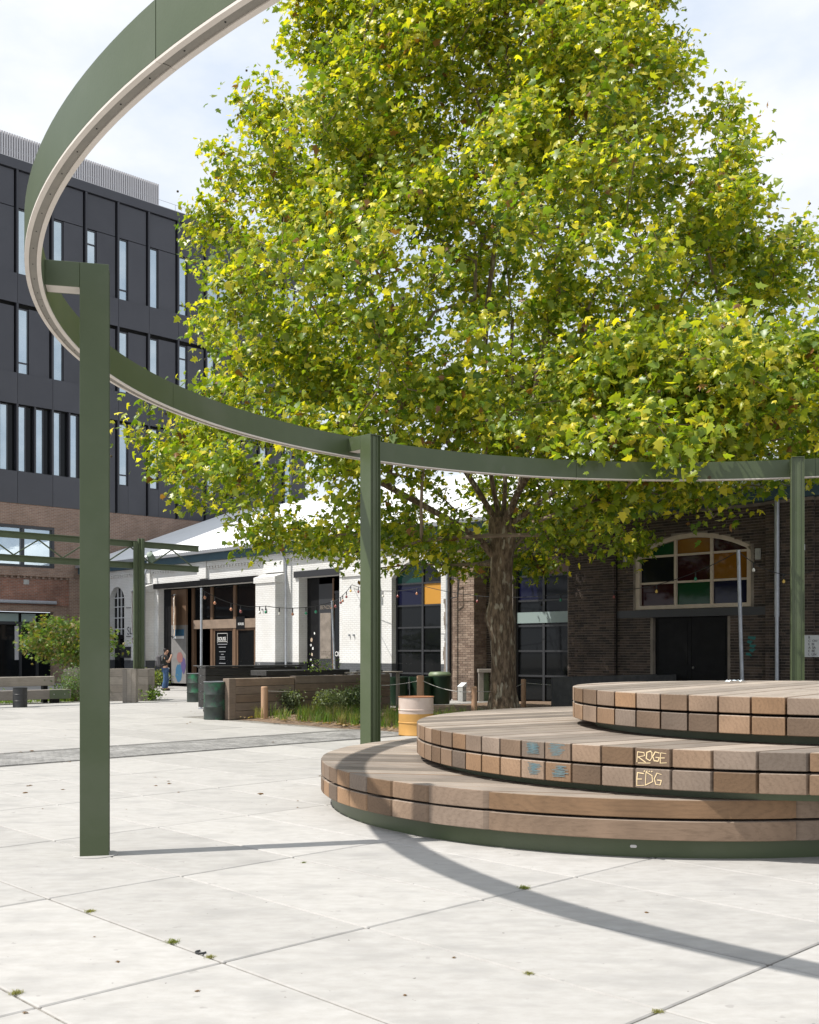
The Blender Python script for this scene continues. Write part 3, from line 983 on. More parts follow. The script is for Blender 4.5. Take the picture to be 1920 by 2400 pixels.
# --- shopfront opening with lintel awning
sf = link('shopfront', None, white, (0, 0, 0))
MB().box(-19.05, -10.9, -.16, .10, 4.565, 4.80).build('lintel_beam', 'blackpaint', sf)
for s0, s1, z0, z1, y in ((-18.2, -16.95, .15, 4.5, .3),):
    MB().box(s0, s1, y, y + .1, z0, 2.85).build('mural_panel', 'muralwhite', sf)
    MB().box(s0, s1, y, y + .1, 2.851, 4.5).build('plywood_panel', 'brownwood', sf)
for x in (-16.9, -15.35, -13.56, -11.94):
    MB().box(x - .09, x + .09, .62, .78, .1, 4.55).build('mullion', 'brownwood', sf)
MB().box(-16.8, -11.2, .60, .615, 2.66, 3.06).build('transom_board', 'sleeper', sf)
for x0, x1 in ((-16.8, -15.45), (-15.25, -13.66), (-13.46, -12.04), (-11.84, -10.5)):
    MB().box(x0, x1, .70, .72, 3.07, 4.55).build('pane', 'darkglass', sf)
for x0, x1 in ((-15.25, -13.66), (-13.46, -12.04), (-11.84, -11.2)):
    d = link('door', None, white, (0, 0, 0))
    MB().box(x0 + .12, x1 - .12, .69, .70, .14, 2.6).build('pane', 'darkglass', d)
    f_ = MB()
    f_.box(x0, x0 + .11, .66, .74, .12, 2.65); f_.box(x1 - .11, x1, .66, .74, .12, 2.65); f_.box(x0 + .111, x1 - .111, .66, .74, 2.55, 2.65)
    f_.build('door_frame', 'brownwood', d)
MB().box(-16.75, -15.5, .55, .58, .95, .99).build('hand_rail', 'steel', sf)
MB().box(-16.9, -11.2, .35, .9, .0, .11).build('threshold', 'concrete', sf)
# door sign
e = link('window_sign', None, white, (0, 0, 0))
MB().box(-14.95, -14.15, .664, .668, 2.05, 2.09).build('sign_bar', 'concrete', e)
MB().box(-14.95, -14.15, .664, .668, 2.72 - .3, 2.75 - .3).build('sign_bar', 'concrete', e)
MB().box(-14.95, -14.92, .664, .668, 2.0, 2.45).build('sign_bar', 'concrete', e)
MB().box(-14.18, -14.15, .664, .668, 2.0, 2.45).build('sign_bar', 'concrete', e)
text_obj('sign_text', 'SOUSS', .22, 'whitetext', e, (-14.9, .66, 2.12), (R(90), 0, 0))
k = 0
for z, w_ in ((1.93, .75), (1.8, .55), (1.6, .5), (1.48, .2), (1.36, .42), (1.27, .42), (1.08, .5)):
    MB().box(-14.55 - w_ / 2, -14.55 + w_ / 2, .664, .667, z, z + .035).build('sign_line', 'gutter', e)
text_obj('sign_text', 'SOUSS', .15, 'whitetext', sf, (-13.25, .595, 2.78), (R(90), 0, 0))
MB().box(-13.4, -12.75, .597, .6, 2.6, 3.15).build('hanging_board', 'blackpaint', sf)
# --- second opening (bar entrance)
s2 = link('entrance', None, white, (0, 0, 0))
MB().box(-8.45, -5.45, -.09, .10, 4.585, 4.83).build('lintel_beam', 'frame', s2)
MB().box(-8.2, -7.45, .42, .47, .02, 4.57).build('side_panel', 'blackpaint', s2)
MB().box(-7.44, -6.62, .40, .47, .02, 4.3).build('door', 'frame', s2)
MB().box(-7.36, -6.7, .392, .398, 1.35, 3.15).build('poster', 'mortar', s2)
MB().box(-6.58, -5.75, .44, .46, .02, 3.9).build('pane', 'darkglass', s2)
MB().box(-6.62, -6.54, .40, .44, .02, 4.5).build('mullion', 'brownwood', s2)
MB().box(-6.53, -5.75, .425, .439, 3.9, 4.0).build('transom', 'frame', s2)
text_obj('sign_text', 'BENDS', .22, 'mortar', s2, (-7.35, .39, 3.3), (R(90), 0, 0))
text_obj('sign_text', 'BEERS', .24, 'mortar', s2, (-7.35, .385, 1.5), (R(90), 0, 0))
text_obj('sign_text', 'OLLY', .26, 'whitetext', s2, (-6.5, .43, 1.45), (R(90), 0, 0))
for i in range(9):
    z = .6 + .22 * i + random.uniform(-.05, .05)
    mb = MB(); r_ = random.uniform(.05, .11); cx = -7.85 + random.uniform(-.15, .15)
    mb.poly([(cx + r_ * random.uniform(.5, 1) * math.cos(a * .9), .418, z + r_ * random.uniform(.5, 1) * math.sin(a * .9)) for a in range(7)])
    mb.build('sticker', ('whitetext', 'bannertan', 'whitetext')[i % 3], s2)
# --- arched window of the white part
def tall_window(parent, x0, x1, zs, zt, bars, colours, y=.26, mul=None, z0=.25):
    w = link('arched_window', None, parent, (0, 0, 0))
    mul = mul if mul is not None else (x0 + x1) / 2
    zz = [z0] + bars
    for i in range(len(zz)):
        za = zz[i] + .03; zb = (zz[i + 1] - .03) if i + 1 < len(zz) else None
        for side, (a, c) in enumerate(((x0 + .07, mul - .045), (mul + .045, x1 - .07))):
            if zb is not None:
                pl = rect(a, c, za, zb)
            else:
                n = 6; pl = [(a, za), (c, za)] + [(c + (a - c) * k / n, arch_z(c + (a - c) * k / n, x0, x1, zs, zt) - .06) for k in range(n + 1)]
            cl = colours.get((i, side), 'darkglass')
            MB().poly([(x, y, z) for x, z in pl]).build('pane', cl, w)
    b = MB()
    b.box(x0 + .001, x0 + .07, y - .05, y + .06, z0, zs - .01); b.box(x1 - .07, x1 - .001, y - .05, y + .06, z0, zs - .01)
    b.box(mul - .045, mul + .045, y - .05, y + .06, z0, zt - .03)
    for z in bars: 
        b.box(x0 + .0705, mul - .0455, y - .04, y + .06, z - .03, z + .03); b.box(mul + .0455, x1 - .0705, y - .04, y + .06, z - .03, z + .03)
    b.build('frame', 'frame', w)
    b = MB(); n = 14
    for k in range(n):
        xa = x0 + (x1 - x0) * k / n; xb = x0 + (x1 - x0) * (k + 1) / n
        za = arch_z(xa, x0, x1, zs, zt); zb = arch_z(xb, x0, x1, zs, zt)
        b.quad((xa, y - .05, za - .07), (xb, y - .05, zb - .07), (xb, y - .05, zb), (xa, y - .05, za))
        b.quad((xa, y - .05, za - .07), (xa, y + .05, za - .07), (xb, y + .05, zb - .07), (xb, y - .05, zb - .07))
    b.build('head_frame', 'frame', w)
    return w
tall_window(white, -2.80, -.30, 4.30, 4.87, [.85, 1.66, 2.49, 3.28, 4.07], {(5, 0): 'g_teal', (5, 1): 'g_black', (4, 0): 'g_blue', (4, 1): 'orangepanel'}, mul=-1.42)
# downpipes on the white part
def downpipe(parent, s, ztop, y=-.09, kick=True, name='downpipe'):
    pts = [(s, -.38, 5.92), (s, -.38, 5.7), (s + .1, y, 5.2), (s + .1, y, .25), (s + .05, y - .14, .1)] if kick else [(s, y, ztop), (s, y, .1)]
    b = MB(); b.tube(pts, .05, 10); o = b.build(name, 'pipe', parent)
    return o
downpipe(white, -19.15, 0, -.62)
downpipe(white, -8.9, 0, -.20)
# conduit and odds and ends on white wall
MB().box(-10.3, -10.05, -.57, -.552, 1.03, 1.17).build('sticker', 'signwhite', white)
for s_, z_ in ((-9.9, 3.3), (-9.65, 3.3), (-4.5, 2.2), (-4.25, 2.2)):
    MB().box(s_, s_ + .05, -.62, -.552, z_, z_ + .07).build('bracket', 'gutter', white)
# sign on the shaded end wall
e = link('wall_sign', None, white, (0, 0, 0))
for z in (2.35, 3.75): MB().box(-21.8, -20.65, -.03, -.002, z, z + .03).build('sign_bar', 'signtext', e)
text_obj('sign_text', 'SOUSS', .55, 'signtext', e, (-21.75, -.004, 2.45), (R(90), 0, 0))
MB().box(-22.0, -21.35, -.22, -.001, 1.32, 1.85).build('meter_box', 'frame', white)
e = link('prohibition_sign', None, white, (0, 0, 0))
MB().box(-20.35, -19.85, -.575, -.552, 1.85, 2.4).build('sign_plate', 'signwhite', e)
mb = MB()
for k in range(24):
    a = 2 * PI * k / 24; a2 = 2 * PI * (k + 1) / 24
    q = lambda r_, t: (-20.1 + r_ * math.cos(t), -.578, 2.15 + r_ * math.sin(t))
    mb.quad(q(.13, a), q(.17, a), q(.17, a2), q(.13, a2))
mb.quad((-20.2, -.578, 2.26), (-20.23, -.578, 2.23), (-20.0, -.578, 2.04), (-19.97, -.578, 2.07))
mb.build('sign_ring', 'muralred', e)

# mural on panel
mu = link('mural', None, white, (0, 0, 0))
def blob(cx, cz, rx, rz, m, y, n=16, seed=0):
    rr = random.Random(seed)
    MB().poly([(cx + rx * math.cos(2 * PI * k / n) * rr.uniform(.85, 1.1), y, cz + rz * math.sin(2 * PI * k / n) * rr.uniform(.85, 1.1)) for k in range(n)]).build('painted_shape', m, mu)
blob(-17.55, .62, .30, .45, 'muralblue', .296, seed=1)
blob(-17.15, .98, .2, .38, 'muralpurple', .292, seed=2)
blob(-17.45, 1.35, .26, .26, 'muralred', .289, seed=3)
MB().box(-18.0, -17.1, .288, .295, 2.35, 2.65).build('painted_shape', 'muralblue', mu)
MB().box(-18.0, -17.1, .286, .2875, 2.22, 2.34).build('painted_shape', 'signwhite', mu)
MB().box(-18.85, -18.21, .3, .36, .02, 4.55).build('black_panel', 'blackpaint', sf)
rr = random.Random(5)
for i in range(22):
    r_ = rr.uniform(.03, .08); cx = -18.55 + rr.uniform(-.25, .25); z = .15 + rr.random() * .85
    MB().poly([(cx + r_ * math.cos(2 * PI * k / 7) * rr.uniform(.5, 1.2), .296 - .001 * (i % 3), z + r_ * math.sin(2 * PI * k / 7) * rr.uniform(.5, 1.2)) for k in range(7)]).build('sticker', ('whitetext', 'mortar', 'signwhite', 'bannertan')[i % 4], sf)
# vertical cloth banners
def banner(s, y, z0, z1, w, label, txt=True):
    o = thing('cloth_banner', WL(s, y), WROT - R(28), label, 'banner', 'vertical cloth banners by the shopfront')
    mb = MB(); n = 10
    for k in range(n):
        za = z0 + (z1 - z0) * k / n; zb = z0 + (z1 - z0) * (k + 1) / n
        ya = .015 * math.sin(k * 1.3); yb = .015 * math.sin((k + 1) * 1.3)
        mb.quad((0, ya, za), (w, ya, za), (w, yb, zb), (0, yb, zb))
        mb.quad((0, ya + .006, za), (0, yb + .006, zb), (w, yb + .006, zb), (w, ya + .006, za))
    c = mb.build('cloth', 'bannertan', o)
    mb = MB(); n = 12
    for k in range(n):
        za = z0 + .9 + (z1 - z0 - .9) * k / n; zb = z0 + .9 + (z1 - z0 - .9) * (k + 1) / n
        wa = w * (.16 + .22 * k / n + .05 * math.sin(k * 2.1)); wb = w * (.16 + .22 * (k + 1) / n + .05 * math.sin((k + 1) * 2.1))
        mb.quad((0.002, -.018, za), (wa, -.018, za), (wb, -.018, zb), (0.002, -.018, zb))
    mb.build('printed_figure', 'bannerred', c)
    mb = MB()
    for z in (z0 - .03, z1 + .03): mb.tube([(-.25, 0, z), (w + .05, 0, z)], .025, 8)
    mb.build('rod', 'pipe', o)
    for z in (z0 - .03, z1 + .03):
        mb = MB(); mb.lathe([(.07, -.03), (.09, 0), (.06, .04)], 12, (-.25, 0, z)); mb.build('bracket', 'blackpaint', o)
    n = 7
    for i, ch in enumerate('MASSAGE'):
        z = z1 - .32 - i * (z1 - z0 - .45) / 7 * 1.0
        text_obj('letter', ch, .34, 'whitetext', c, (w * .34, -.028, z), (R(90), 0, 0))
    return o
banner(-21.15 + .95, -.62, 2.5, 4.45, .8, 'tan cloth banner with white letters hung on the shaded white wall')
banner(-17.85, .2, 2.35, 4.2, .8, 'tan and red cloth banner hung over the mural panel')

# ------------------------------------------------------------------ shaded brick part
BP = .232; BH = .077
fields = []          # (s0,s1,z0,z1,y) brick faces; openings per field
proud = -.14
openA = [(2.85, 5.20, .0, 4.80)]
fields.append((-.018, 5.55, 0, 5.62, .0, [('arch', 2.95, 5.17, 0, 4.28, 4.80)]))
fields.append((5.55, 7.0, 0, 5.62, proud, []))
fields.append((7.0, 11.80, 0, 5.62, .0, [('arch', 7.62, 11.31, 2.86, 4.50, 4.98), ('rect', 8.24, 10.62, 0, 2.62), ('rect', 7.02, 11.78, 2.62, 2.84)]))
fields.append((11.80, 13.1, 0, 5.62, proud, []))
fields.append((13.1, 16.5, 0, 5.62, .0, []))
fields.append((.85, 1.81, 0, 4.62, -.62, []))
def inside(x0, x1, z0, z1, ops):
    """does the brick overlap an opening"""
    for o in ops:
        if o[0] == 'rect':
            if x1 > o[1] and x0 < o[2] and z1 > o[3] and z0 < o[4]: return True
        else:
            if x1 > o[1] and x0 < o[2] and z1 > o[3]:
                xm = min(max((x0 + x1) / 2, o[1]), o[2])
                if z0 < arch_z(xm, o[1], o[2], o[4], o[5]) + .0: return True
    return False
blist = []
for (s0, s1, z0, z1, y, ops) in fields:
    nrow = int((z1 - z0) / BH)
    for r_ in range(nrow):
        z = z0 + r_ * BH
        x = s0 - (BP / 2 if r_ % 2 else 0)
        while x < s1:
            a, c = max(x, s0), min(x + BP - .012, s1)
            if c - a > .04:
                # trim against openings by halving
                if not inside(a, c, z, z + BH - .012, ops): blist.append((a, c, z, y))
                else:
                    m_ = (a + c) / 2
                    for (p, q) in ((a, m_), (m_, c)):
                        if not inside(p, q, z, z + BH - .012, ops): blist.append((p, q, z, y))
            x += BP
# side returns of the proud pieces
rlist = []
for (s, y0, y1, zt) in ((1.81, -.62, 0, 4.62), (7.0, proud, 0, 5.62), (13.1, proud, 0, 5.62), (5.55, proud, 0, 5.6), (11.8, proud, 0, 5.6)):
    for r_ in range(int(zt / BH)):
        z = r_ * BH; y = y0 - (BP / 2 if r_ % 2 else 0)
        while y < y1:
            a, c = max(y, y0 + .005), min(y + BP - .012, y1)
            if c - a > .03: rlist.append((s, a, c, z))
            y += BP
# mortar backing
b = MB()
for (s0, s1, z0, z1, y, ops) in fields:
    holes = []
    for o in ops:
        if o[0] == 'arch': holes.append(arch(o[1], o[2], max(o[3], z0 + .001), o[4], o[5]))
    # doors and lintel merged into one stepped hole
    yb = y + .010
    if any(o[0] == 'rect' for o in ops):
        holes = [arch(7.62, 11.31, 2.845, 4.50, 4.98)]
        wall_holes(b, [(s0, 2.84), (s1, 2.84), (s1, z1), (s0, z1)], holes, yb, .30)
        b.box(s0, 8.24, yb, yb + .3, z0, 2.62); b.box(10.62, s1, yb, yb + .3, z0, 2.62)
    elif holes: wall_holes(b, [(s0, z0 - .01), (s1, z0 - .01), (s1, z1), (s0, z1)], holes, yb, .30)
    elif y < 0: b.box(s0 + .010, s1 - .010, yb, .0, z0, z1)
    else: b.box(s0, s1, yb, yb + .3, z0, z1)
b.build('mortar_bed', 'mortar', brick_hall)
variants = []
for k in range(8):
    t = k / 7
    for ln in (BP - .012,):
        mb = MB(); mb.box(0, ln, 0, .09, 0, BH - .012)
        me = mb.mesh('brick', 'shadebrick')
        at = me.attributes.new('tone', 'FLOAT', 'POINT'); at.data.foreach_set('value', [t] * len(me.vertices))
        variants.append(me)
def bkey(bk):
    a, c, z, y = bk
    if abs((c - a) - (BP - .012)) > .002: return 1e6
    p = WL((a + c) / 2, y, z + .03); px, py = project(p)
    if not (1500 < px < 1915) or py > 1590 or py < 1290: return 1e5
    return p.length
blist.sort(key=bkey)
SV = []; SF = []; TN = []
PALE = ([], [], [])  # bricks drawn in the sunlit colour copy
def add_brick(x0, x1, y0, y1, z, t, pale=False):
    sv, sf_, tone = PALE if pale else (SV, SF, TN)
    n = len(sv); z1 = z + BH - .012
    sv.extend([(x0, y0, z), (x1, y0, z), (x1, y1, z), (x0, y1, z), (x0, y0, z1), (x1, y0, z1), (x1, y1, z1), (x0, y1, z1)])
    for q in ((4, 5, 6, 7), (0, 1, 5, 4), (1, 2, 6, 5), (3, 0, 4, 7), (0, 3, 2, 1)): sf_.append(tuple(n + i for i in q))
    tone.extend([t] * 8)
for n, (a, c, z, y) in enumerate(blist):
    j = random.uniform(-.004, .003)
    if n < 300:
        link('brick', random.choice(variants), brick_hall, (a, y + j, z))
    else:
        add_brick(a, c, y + j, y + .09, z, random.random(), y < -.5 or c < 1.0)
for (s, a, c, z) in rlist:
    if s in (5.55, 11.8): add_brick(s + .002, s + .05, a, c, z, random.random())
    else: add_brick(s - .05, s + random.uniform(-.002, .003), a, c, z, random.random(), s == 1.81)
for (v_, f_, t_), m_ in (((SV, SF, TN), 'shadebrick'), (PALE, 'sunbrick')):
    me = bpy.data.meshes.new('brickwork'); me.from_pydata(v_, [], f_)
    at = me.attributes.new('tone', 'FLOAT', 'POINT'); at.data.foreach_set('value', t_)
    me.materials.append(M[m_])
    link('brickwork', me, brick_hall, kind='stuff')
# upper light brick above pilaster and its cap
MB().box(.77, 1.89, -.70, -.01, 4.60, 4.74, bev=.01).build('pilaster_cap', 'concrete', brick_hall)
# tall arched window behind the tree
tall_window(brick_hall, 2.95, 5.17, 4.28, 4.80, [.85, 1.65, 2.46, 3.27, 4.06],
            {(5, 0): 'g_green', (5, 1): 'g_tan', (4, 0): 'g_blue', (4, 1): 'g_black'}, y=.22, mul=4.09, z0=.05)
MB().box(3.0, 5.12, .15, .155, 2.55, 2.9).build('banner_strip', 'g_pale', brick_hall)
# segmental window with cream frame and coloured panes
w = link('coloured_window', None, brick_hall, (0, 0, 0))
X0, X1, ZS, ZTp = 7.62, 11.31, 4.50, 4.98
colsx = [X0 + .14, 8.90, 8.96, 10.05, 10.11, X1 - .14]
rows = [(2.97, 3.59), (3.65, 4.36), (4.42, None)]
cols3 = [['g_red', 'g_green', 'g_blue'], ['g_black', 'g_red', 'g_orange'], ['g_green', 'g_orange', 'g_red']]
for i, (za, zb) in enumerate(rows):
    for j in range(3):
        a, c = colsx[2 * j], colsx[2 * j + 1]
        if zb: pl = rect(a, c, za, zb)
        else:
            n = 6; pl = [(a, za), (c, za)] + [(c + (a - c) * k / n, arch_z(c + (a - c) * k / n, X0, X1, ZS, ZTp) - .13) for k in range(n + 1)]
            pl = [(x, max(z, za)) for x, z in pl]
        MB().poly([(x, .16, z) for x, z in pl]).build('pane', cols3[i][j], w)
b = MB()
b.box(X0, X0 + .14, .05, .2, 2.86, ZS); b.box(X1 - .14, X1, .05, .2, 2.86, ZS)
b.box(X0 + .141, X1 - .141, .05, .2, 2.86, 2.97)
n = 20
for k in range(n):
    xa = X0 + (X1 - X0) * k / n; xb = X0 + (X1 - X0) * (k + 1) / n
    za = arch_z(xa, X0, X1, ZS, ZTp); zb = arch_z(xb, X0, X1, ZS, ZTp)
    b.quad((xa, .05, za - .13), (xb, .05, zb - .13), (xb, .05, zb), (xa, .05, za))
    b.quad((xa, .05, za - .13), (xa, .2, za - .13), (xb, .2, zb - .13), (xb, .05, zb - .13))
b.build('frame', 'cream', w)
b = MB()
for j in (0, 1):
    xm = (colsx[2 * j + 1] + colsx[2 * j + 2]) / 2
    b.box(xm - .04, xm + .04, .09, .2, 2.971, arch_z(xm, X0, X1, ZS, ZTp) - .12)
for z in (3.62, 4.39):
    for a, c in ((X0 + .141, 8.889), (8.971, 10.039), (10.121, X1 - .141)): b.box(a, c, .1, .2, z - .03, z + .03)
b.build('glazing_bars', 'cream', w)
MB().box(7.02, 11.78, -.03, .2, 2.625, 2.84).build('steel_lintel', 'frame', brick_hall)
for a, c in ((8.25, 9.425), (9.435, 10.61)):
    d = link('door', None, brick_hall, (0, 0, 0))
    MB().box(a, c, .14, .2, .02, 2.61).build('door_leaf', 'blackpaint', d)
    for z0, z1 in ((.15, 1.1), (1.25, 2.45)): MB().box(a + .12, c - .12, .13, .139, z0, z1).build('door_panel', 'blackpaint', d)
mb = MB(); mb.lathe([(.02, 0), (.035, .03), (.02, .06)], 10, (9.5, .1, 1.15)); mb.build('door_knob', 'steel', brick_hall)
MB().box(1.36, 24, .5, .6, 0, 5.4).build('inner_wall', 'dark', brick_hall)
MB().box(6.9, 7.02, -.02, .19, 0, 5.6).build('conduit_cover', 'blackpaint', brick_hall)
mb = MB(); mb.tube([(12.17, proud - .08, 5.8), (12.17, proud - .08, 2.55)], .07, 10); mb.tube([(12.17, proud - .08, 2.6), (12.17, proud - .08, .05)], .055, 10)
mb.build('downpipe', 'pipe', brick_hall)
mb = MB(); mb.tube([(.12, -.12, 5.9), (.12, -.12, .3), (.05, -.3, .12)], .055, 10); mb.build('downpipe', 'pipe', brick_hall)
for s_, z_ in ((7.25, 4.15), (11.45, 4.1)): MB().box(s_, s_ + .16, -.03, -.005, z_, z_ + .3).build('stone_pad', 'concrete', brick_hall)
MB().box(12.75, 12.9, proud - .07, proud - .005, 4.25, 4.4).build('alarm_box', 'signwhite', brick_hall)
rr = random.Random(9)
mb = MB()
for i in range(5):
    a = 11.05 + rr.uniform(0, .25); z = 1.55 + .11 * i
    mb.quad((a, -.012, z), (a + rr.uniform(.1, .35), -.012, z - .04), (a + rr.uniform(.1, .3), -.012, z + .05), (a + .02, -.012, z + .06))
mb.build('graffiti_tag', 'graffteal', brick_hall)
# directory board on the brick wall
e = thing('directory_board', WL(12.9, proud - .002, 1.5), WROT, 'white notice board with dark lettering fixed on the shaded brick wall', 'sign')
MB().box(0, 1.15, -.03, 0, 0, .56).build('board', 'signwhite', e)
for i, tx in enumerate(('B', 'C  OU', 'E  BI', 'A  SA', 'E  BE', 'L  UN')):
    text_obj('lettering', tx, .085, 'signtext', e, (.1, -.033, .475 - .087 * i), (R(90), 0, 0))

# ================================================================== OFFICE BUILDING (charcoal upper floors over a brick base)
FO = Vector((-17.03, 55.76, 0))
office = thing('office_building', FO, TH, 'tall charcoal panelled office block with narrow windows above an old brick base', 'building')
Q0, Q1 = -12.0, 13.2
FQ = [-3.49 + 1.85 * k for k in range(-4, 14)]
MB().box(FQ[0] - .5, Q1, .30, 14, 9.02, 26.1).build('core_wall', 'dark', office)
MB().box(-30, FQ[0] - .52, .02, 14, 9.02, 26.15).build('side_wing', 'panel', office)
MB().box(FQ[0] - .5, Q1, -.02, .30, 25.67, 26.15).build('roof_band', 'panel', office)
MB().box(FQ[0] - .5, Q1, .02, 14.2, 26.152, 26.2).build('roof_deck', 'louvre', office)
spand = [(19.0, 20.48), (13.97, 15.52)]
pc = {}
def shared(name, key, mk, m):
    if key not in pc: pc[key] = mk().mesh(name, m)
    return pc[key]
for k in range(len(FQ) - 1):
    q0, q1 = FQ[k], FQ[k + 1]; wbay = 1.85
    if q0 > 14: break
    big = q0 > 7.2
    # fins
    for z0, z1 in ((20.485, 25.665), (15.525, 18.995)) + (((9.02, 13.965),) if q0 > 0 else ((10.62, 13.965),)):
        link('fin', shared('fin', ('fin', z0, z1), lambda: MB().box(-.055, .055, 0, .29, z0, z1), 'fin'), office, (q0, 0, 0))
    for z0, z1 in spand + ([] if q0 > 0 else [(9.02, 10.615)]):
        link('spandrel_panel', shared('spandrel_panel', ('sp', z0, z1), lambda: MB().box(.009, wbay - .009, 0, .06, z0, z1), 'panel'), office, (q0, 0, 0))
    link('facade_panel', shared('facade_panel', 'top', lambda: MB().box(.06, wbay - .15, .10, .16, 23.80, 25.62), 'panel'), office, (q0, 0, 0))
    def window(x0, x1, z0, z1, trans):
        w = link('window', None, office, (q0, 0, 0))
        link('pane', shared('pane', ('p', x0, x1, z0, z1), lambda: MB().quad((x0 + .02, .2, z0 + .03), (x1 - .02, .2, z0 + .03), (x1 - .02, .2, z1 - .03), (x0 + .02, .2, z1 - .03)), 'skyglass'), w)
        def fr():
            b = MB(); b.box(x0, x0 + .03, .14, .24, z0, z1); b.box(x1 - .03, x1, .14, .24, z0, z1)
            b.box(x0 + .031, x1 - .031, .14, .24, z1 - .05, z1); b.box(x0 + .031, x1 - .031, .14, .24, z0, z0 + .03)
            for t in trans: b.box(x0 + .031, x1 - .031, .16, .24, t - .035, t + .035)
            return b
        link('window_frame', shared('window_frame', ('f', x0, x1, z0, z1, tuple(trans)), fr, 'fin'), w)
    for r_, (z0, z1) in enumerate(((20.49, 23.76), (15.53, 18.80))):
        if big and r_ == 0:
            window(.07, .88, z0, z1, []); window(.92, 1.72, z0, z1, [])
            continue
        window(.06, .60, z0, z1, [z0 + .55] if (k + r_) % 2 else ([z0 + .55, z1 - .75] if k % 3 == 0 else []))
        link('facade_panel', shared('facade_panel', ('fp', r_), lambda: MB().box(.63, wbay - .15, .10, .16, z0 + .01, z1 + (.03 if r_ else 0)), 'panel'), office, (q0, 0, 0))
    if q0 < 0:
        for h_ in (0, .925):
            window(h_ + .05, h_ + .48, 10.63, 13.92, [])
            link('dark_reveal', shared('dark_reveal', ('dr', h_), lambda: MB().quad((h_ + .5, .26, 10.63), (h_ + .86, .26, 10.63), (h_ + .86, .26, 13.92), (h_ + .5, .26, 13.92)), 'darkglass'), office, (q0, 0, 0))
        link('mullion', shared('mullion', 'mul', lambda: MB().box(.88, .97, .02, .29, 10.62, 13.96), 'fin'), office, (q0, 0, 0))
    else:
        window(.06, .60, 10.55, 13.85, [11.1])
        link('facade_panel', shared('facade_panel', 'lo', lambda: MB().box(.63, wbay - .15, .10, .16, 9.03, 13.9), 'panel'), office, (q0, 0, 0))
        link('facade_panel', shared('facade_panel', 'lo2', lambda: MB().box(.06, .62, .10, .16, 9.03, 10.53), 'panel'), office, (q0, 0, 0))
# roof plant screen of upright pale louvres, set back
b = MB()
q = -9.0; 
SB = 2.6
lou = MB().box(0, .085, SB, SB + .12, 26.21, 28.63).mesh('louvre_blade', 'louvre')
while q < 6.0:
    link('louvre_blade', lou, office, (q, 0, 0)); q += .135
MB().box(-9, 6.05, SB + .125, SB + .2, 26.21, 28.58).build('screen_backing', 'gutter', office)
MB().box(5.95, 6.05, SB + .21, SB + 6, 26.21, 28.6).build('screen_return', 'louvre', office)
b = MB(); b.tube([(-10, .25, 26.62), (12, .25, 26.62)], .012, 5)
for i in range(12): b.tube([(-9.5 + 1.9 * i, .25, 26.2), (-9.5 + 1.9 * i, .25, 26.62)], .012, 5)
b.build('roof_rail', 'gutter', office)
# brick base
b = MB()
wall_holes(b, [(Q0, 0), (Q1, 0), (Q1, 9.0), (Q0, 9.0)], [rect(-9.4, -1.55, 5.86, 7.95), rect(-8.6, -1.61, .02, 3.63)], .02, .35)
b.build('brick_wall', 'redbrick', office)
w = link('long_window', None, office, (0, 0, 0))
for a, c in ((-9.3, -7.35), (-7.2, -5.3), (-5.15, -3.28), (-3.13, -1.68)):
    MB().quad((a, .16, 5.98), (c, .16, 5.98), (c, .16, 7.8), (a, .16, 7.8)).build('pane', 'skyglass', w)
b = MB()
b.box(-9.39, -1.56, .0, .2, 7.8, 7.94); b.box(-9.39, -1.56, .0, .2, 5.87, 5.98)
for x in (-9.35, -7.28, -5.22, -3.2, -1.62): b.box(x - .06, x + .06, .0, .2, 5.981, 7.799)
b.build('window_frame', 'frame', w)
# projecting older brick storey
MB().box(-9.5, -.75, -.03, .015, 3.95, 5.28).build('old_brick_panel', 'oldbrick', office)
MB().box(-9.5, -.55, -.10, .015, 5.40, 5.66).build('cornice', 'redbrick', office)
dm = MB().box(0, .11, -.085, .014, 5.285, 5.395).mesh('dentil', 'redbrick')
x = -9.4
while x < -.8: link('dentil', dm, office, (x, 0, 0)); x += .325
MB().box(-.8, .6, -.16, .015, 0, 5.39).build('brick_pilaster', 'redbrick', office)
MB().box(-3.2, -2.92, -.05, -.031, 4.98, 5.22).build('plaque', 'concrete', office)
MB().box(-9.4, -1.5, -.20, -.031, 4.02, 4.18, bev=.03).build('blind_box', 'pipe', office)
MB().box(-9.4, -1.58, -.035, -.0305, 3.64, 3.94).build('header_board', 'redbrick', office)
dr = link('entrance_doors', None, office, (0, 0, 0))
MB().quad((-8.55, .3, .05), (-1.63, .3, .05), (-1.63, .3, 3.6), (-8.55, .3, 3.6)).build('backing', 'blackpaint', dr)
for i, (a, c) in enumerate(((-8.5, -7.3), (-7.1, -5.9), (-5.7, -4.55), (-4.4, -3.35), (-3.2, -2.45), (-2.35, -1.75))):
    MB().quad((a, .22, .3), (c, .22, .3), (c, .22, 2.95), (a, .22, 2.95)).build('pane', 'darkglass', dr)
    MB().quad((a, .22, 3.12), (c, .22, 3.12), (c, .22, 3.52), (a, .22, 3.52)).build('pane', 'g_pale' if i in (3, 4) else 'darkglass', dr)
b = MB(); b.box(-8.6, -1.62, .12, .26, 2.97, 3.1)
for x in (-7.2, -5.8, -4.48, -3.28, -2.4): b.box(x - .06, x + .06, .12, .26, .03, 2.969)
b.build('door_frame', 'frame', dr)
MB().box(-3.1, -2.85, .205, .21, 1.9, 2.2).build('notice', 'paper', dr)
MB().box(-3.55, -3.35, .19, .215, 1.2, 2.9).build('blind', 'louvre', dr)
for x in (-3.4, -2.9): MB().box(x, x + .12, .205, .21, 1.45, 1.5).build('label', 'whitetext', dr)

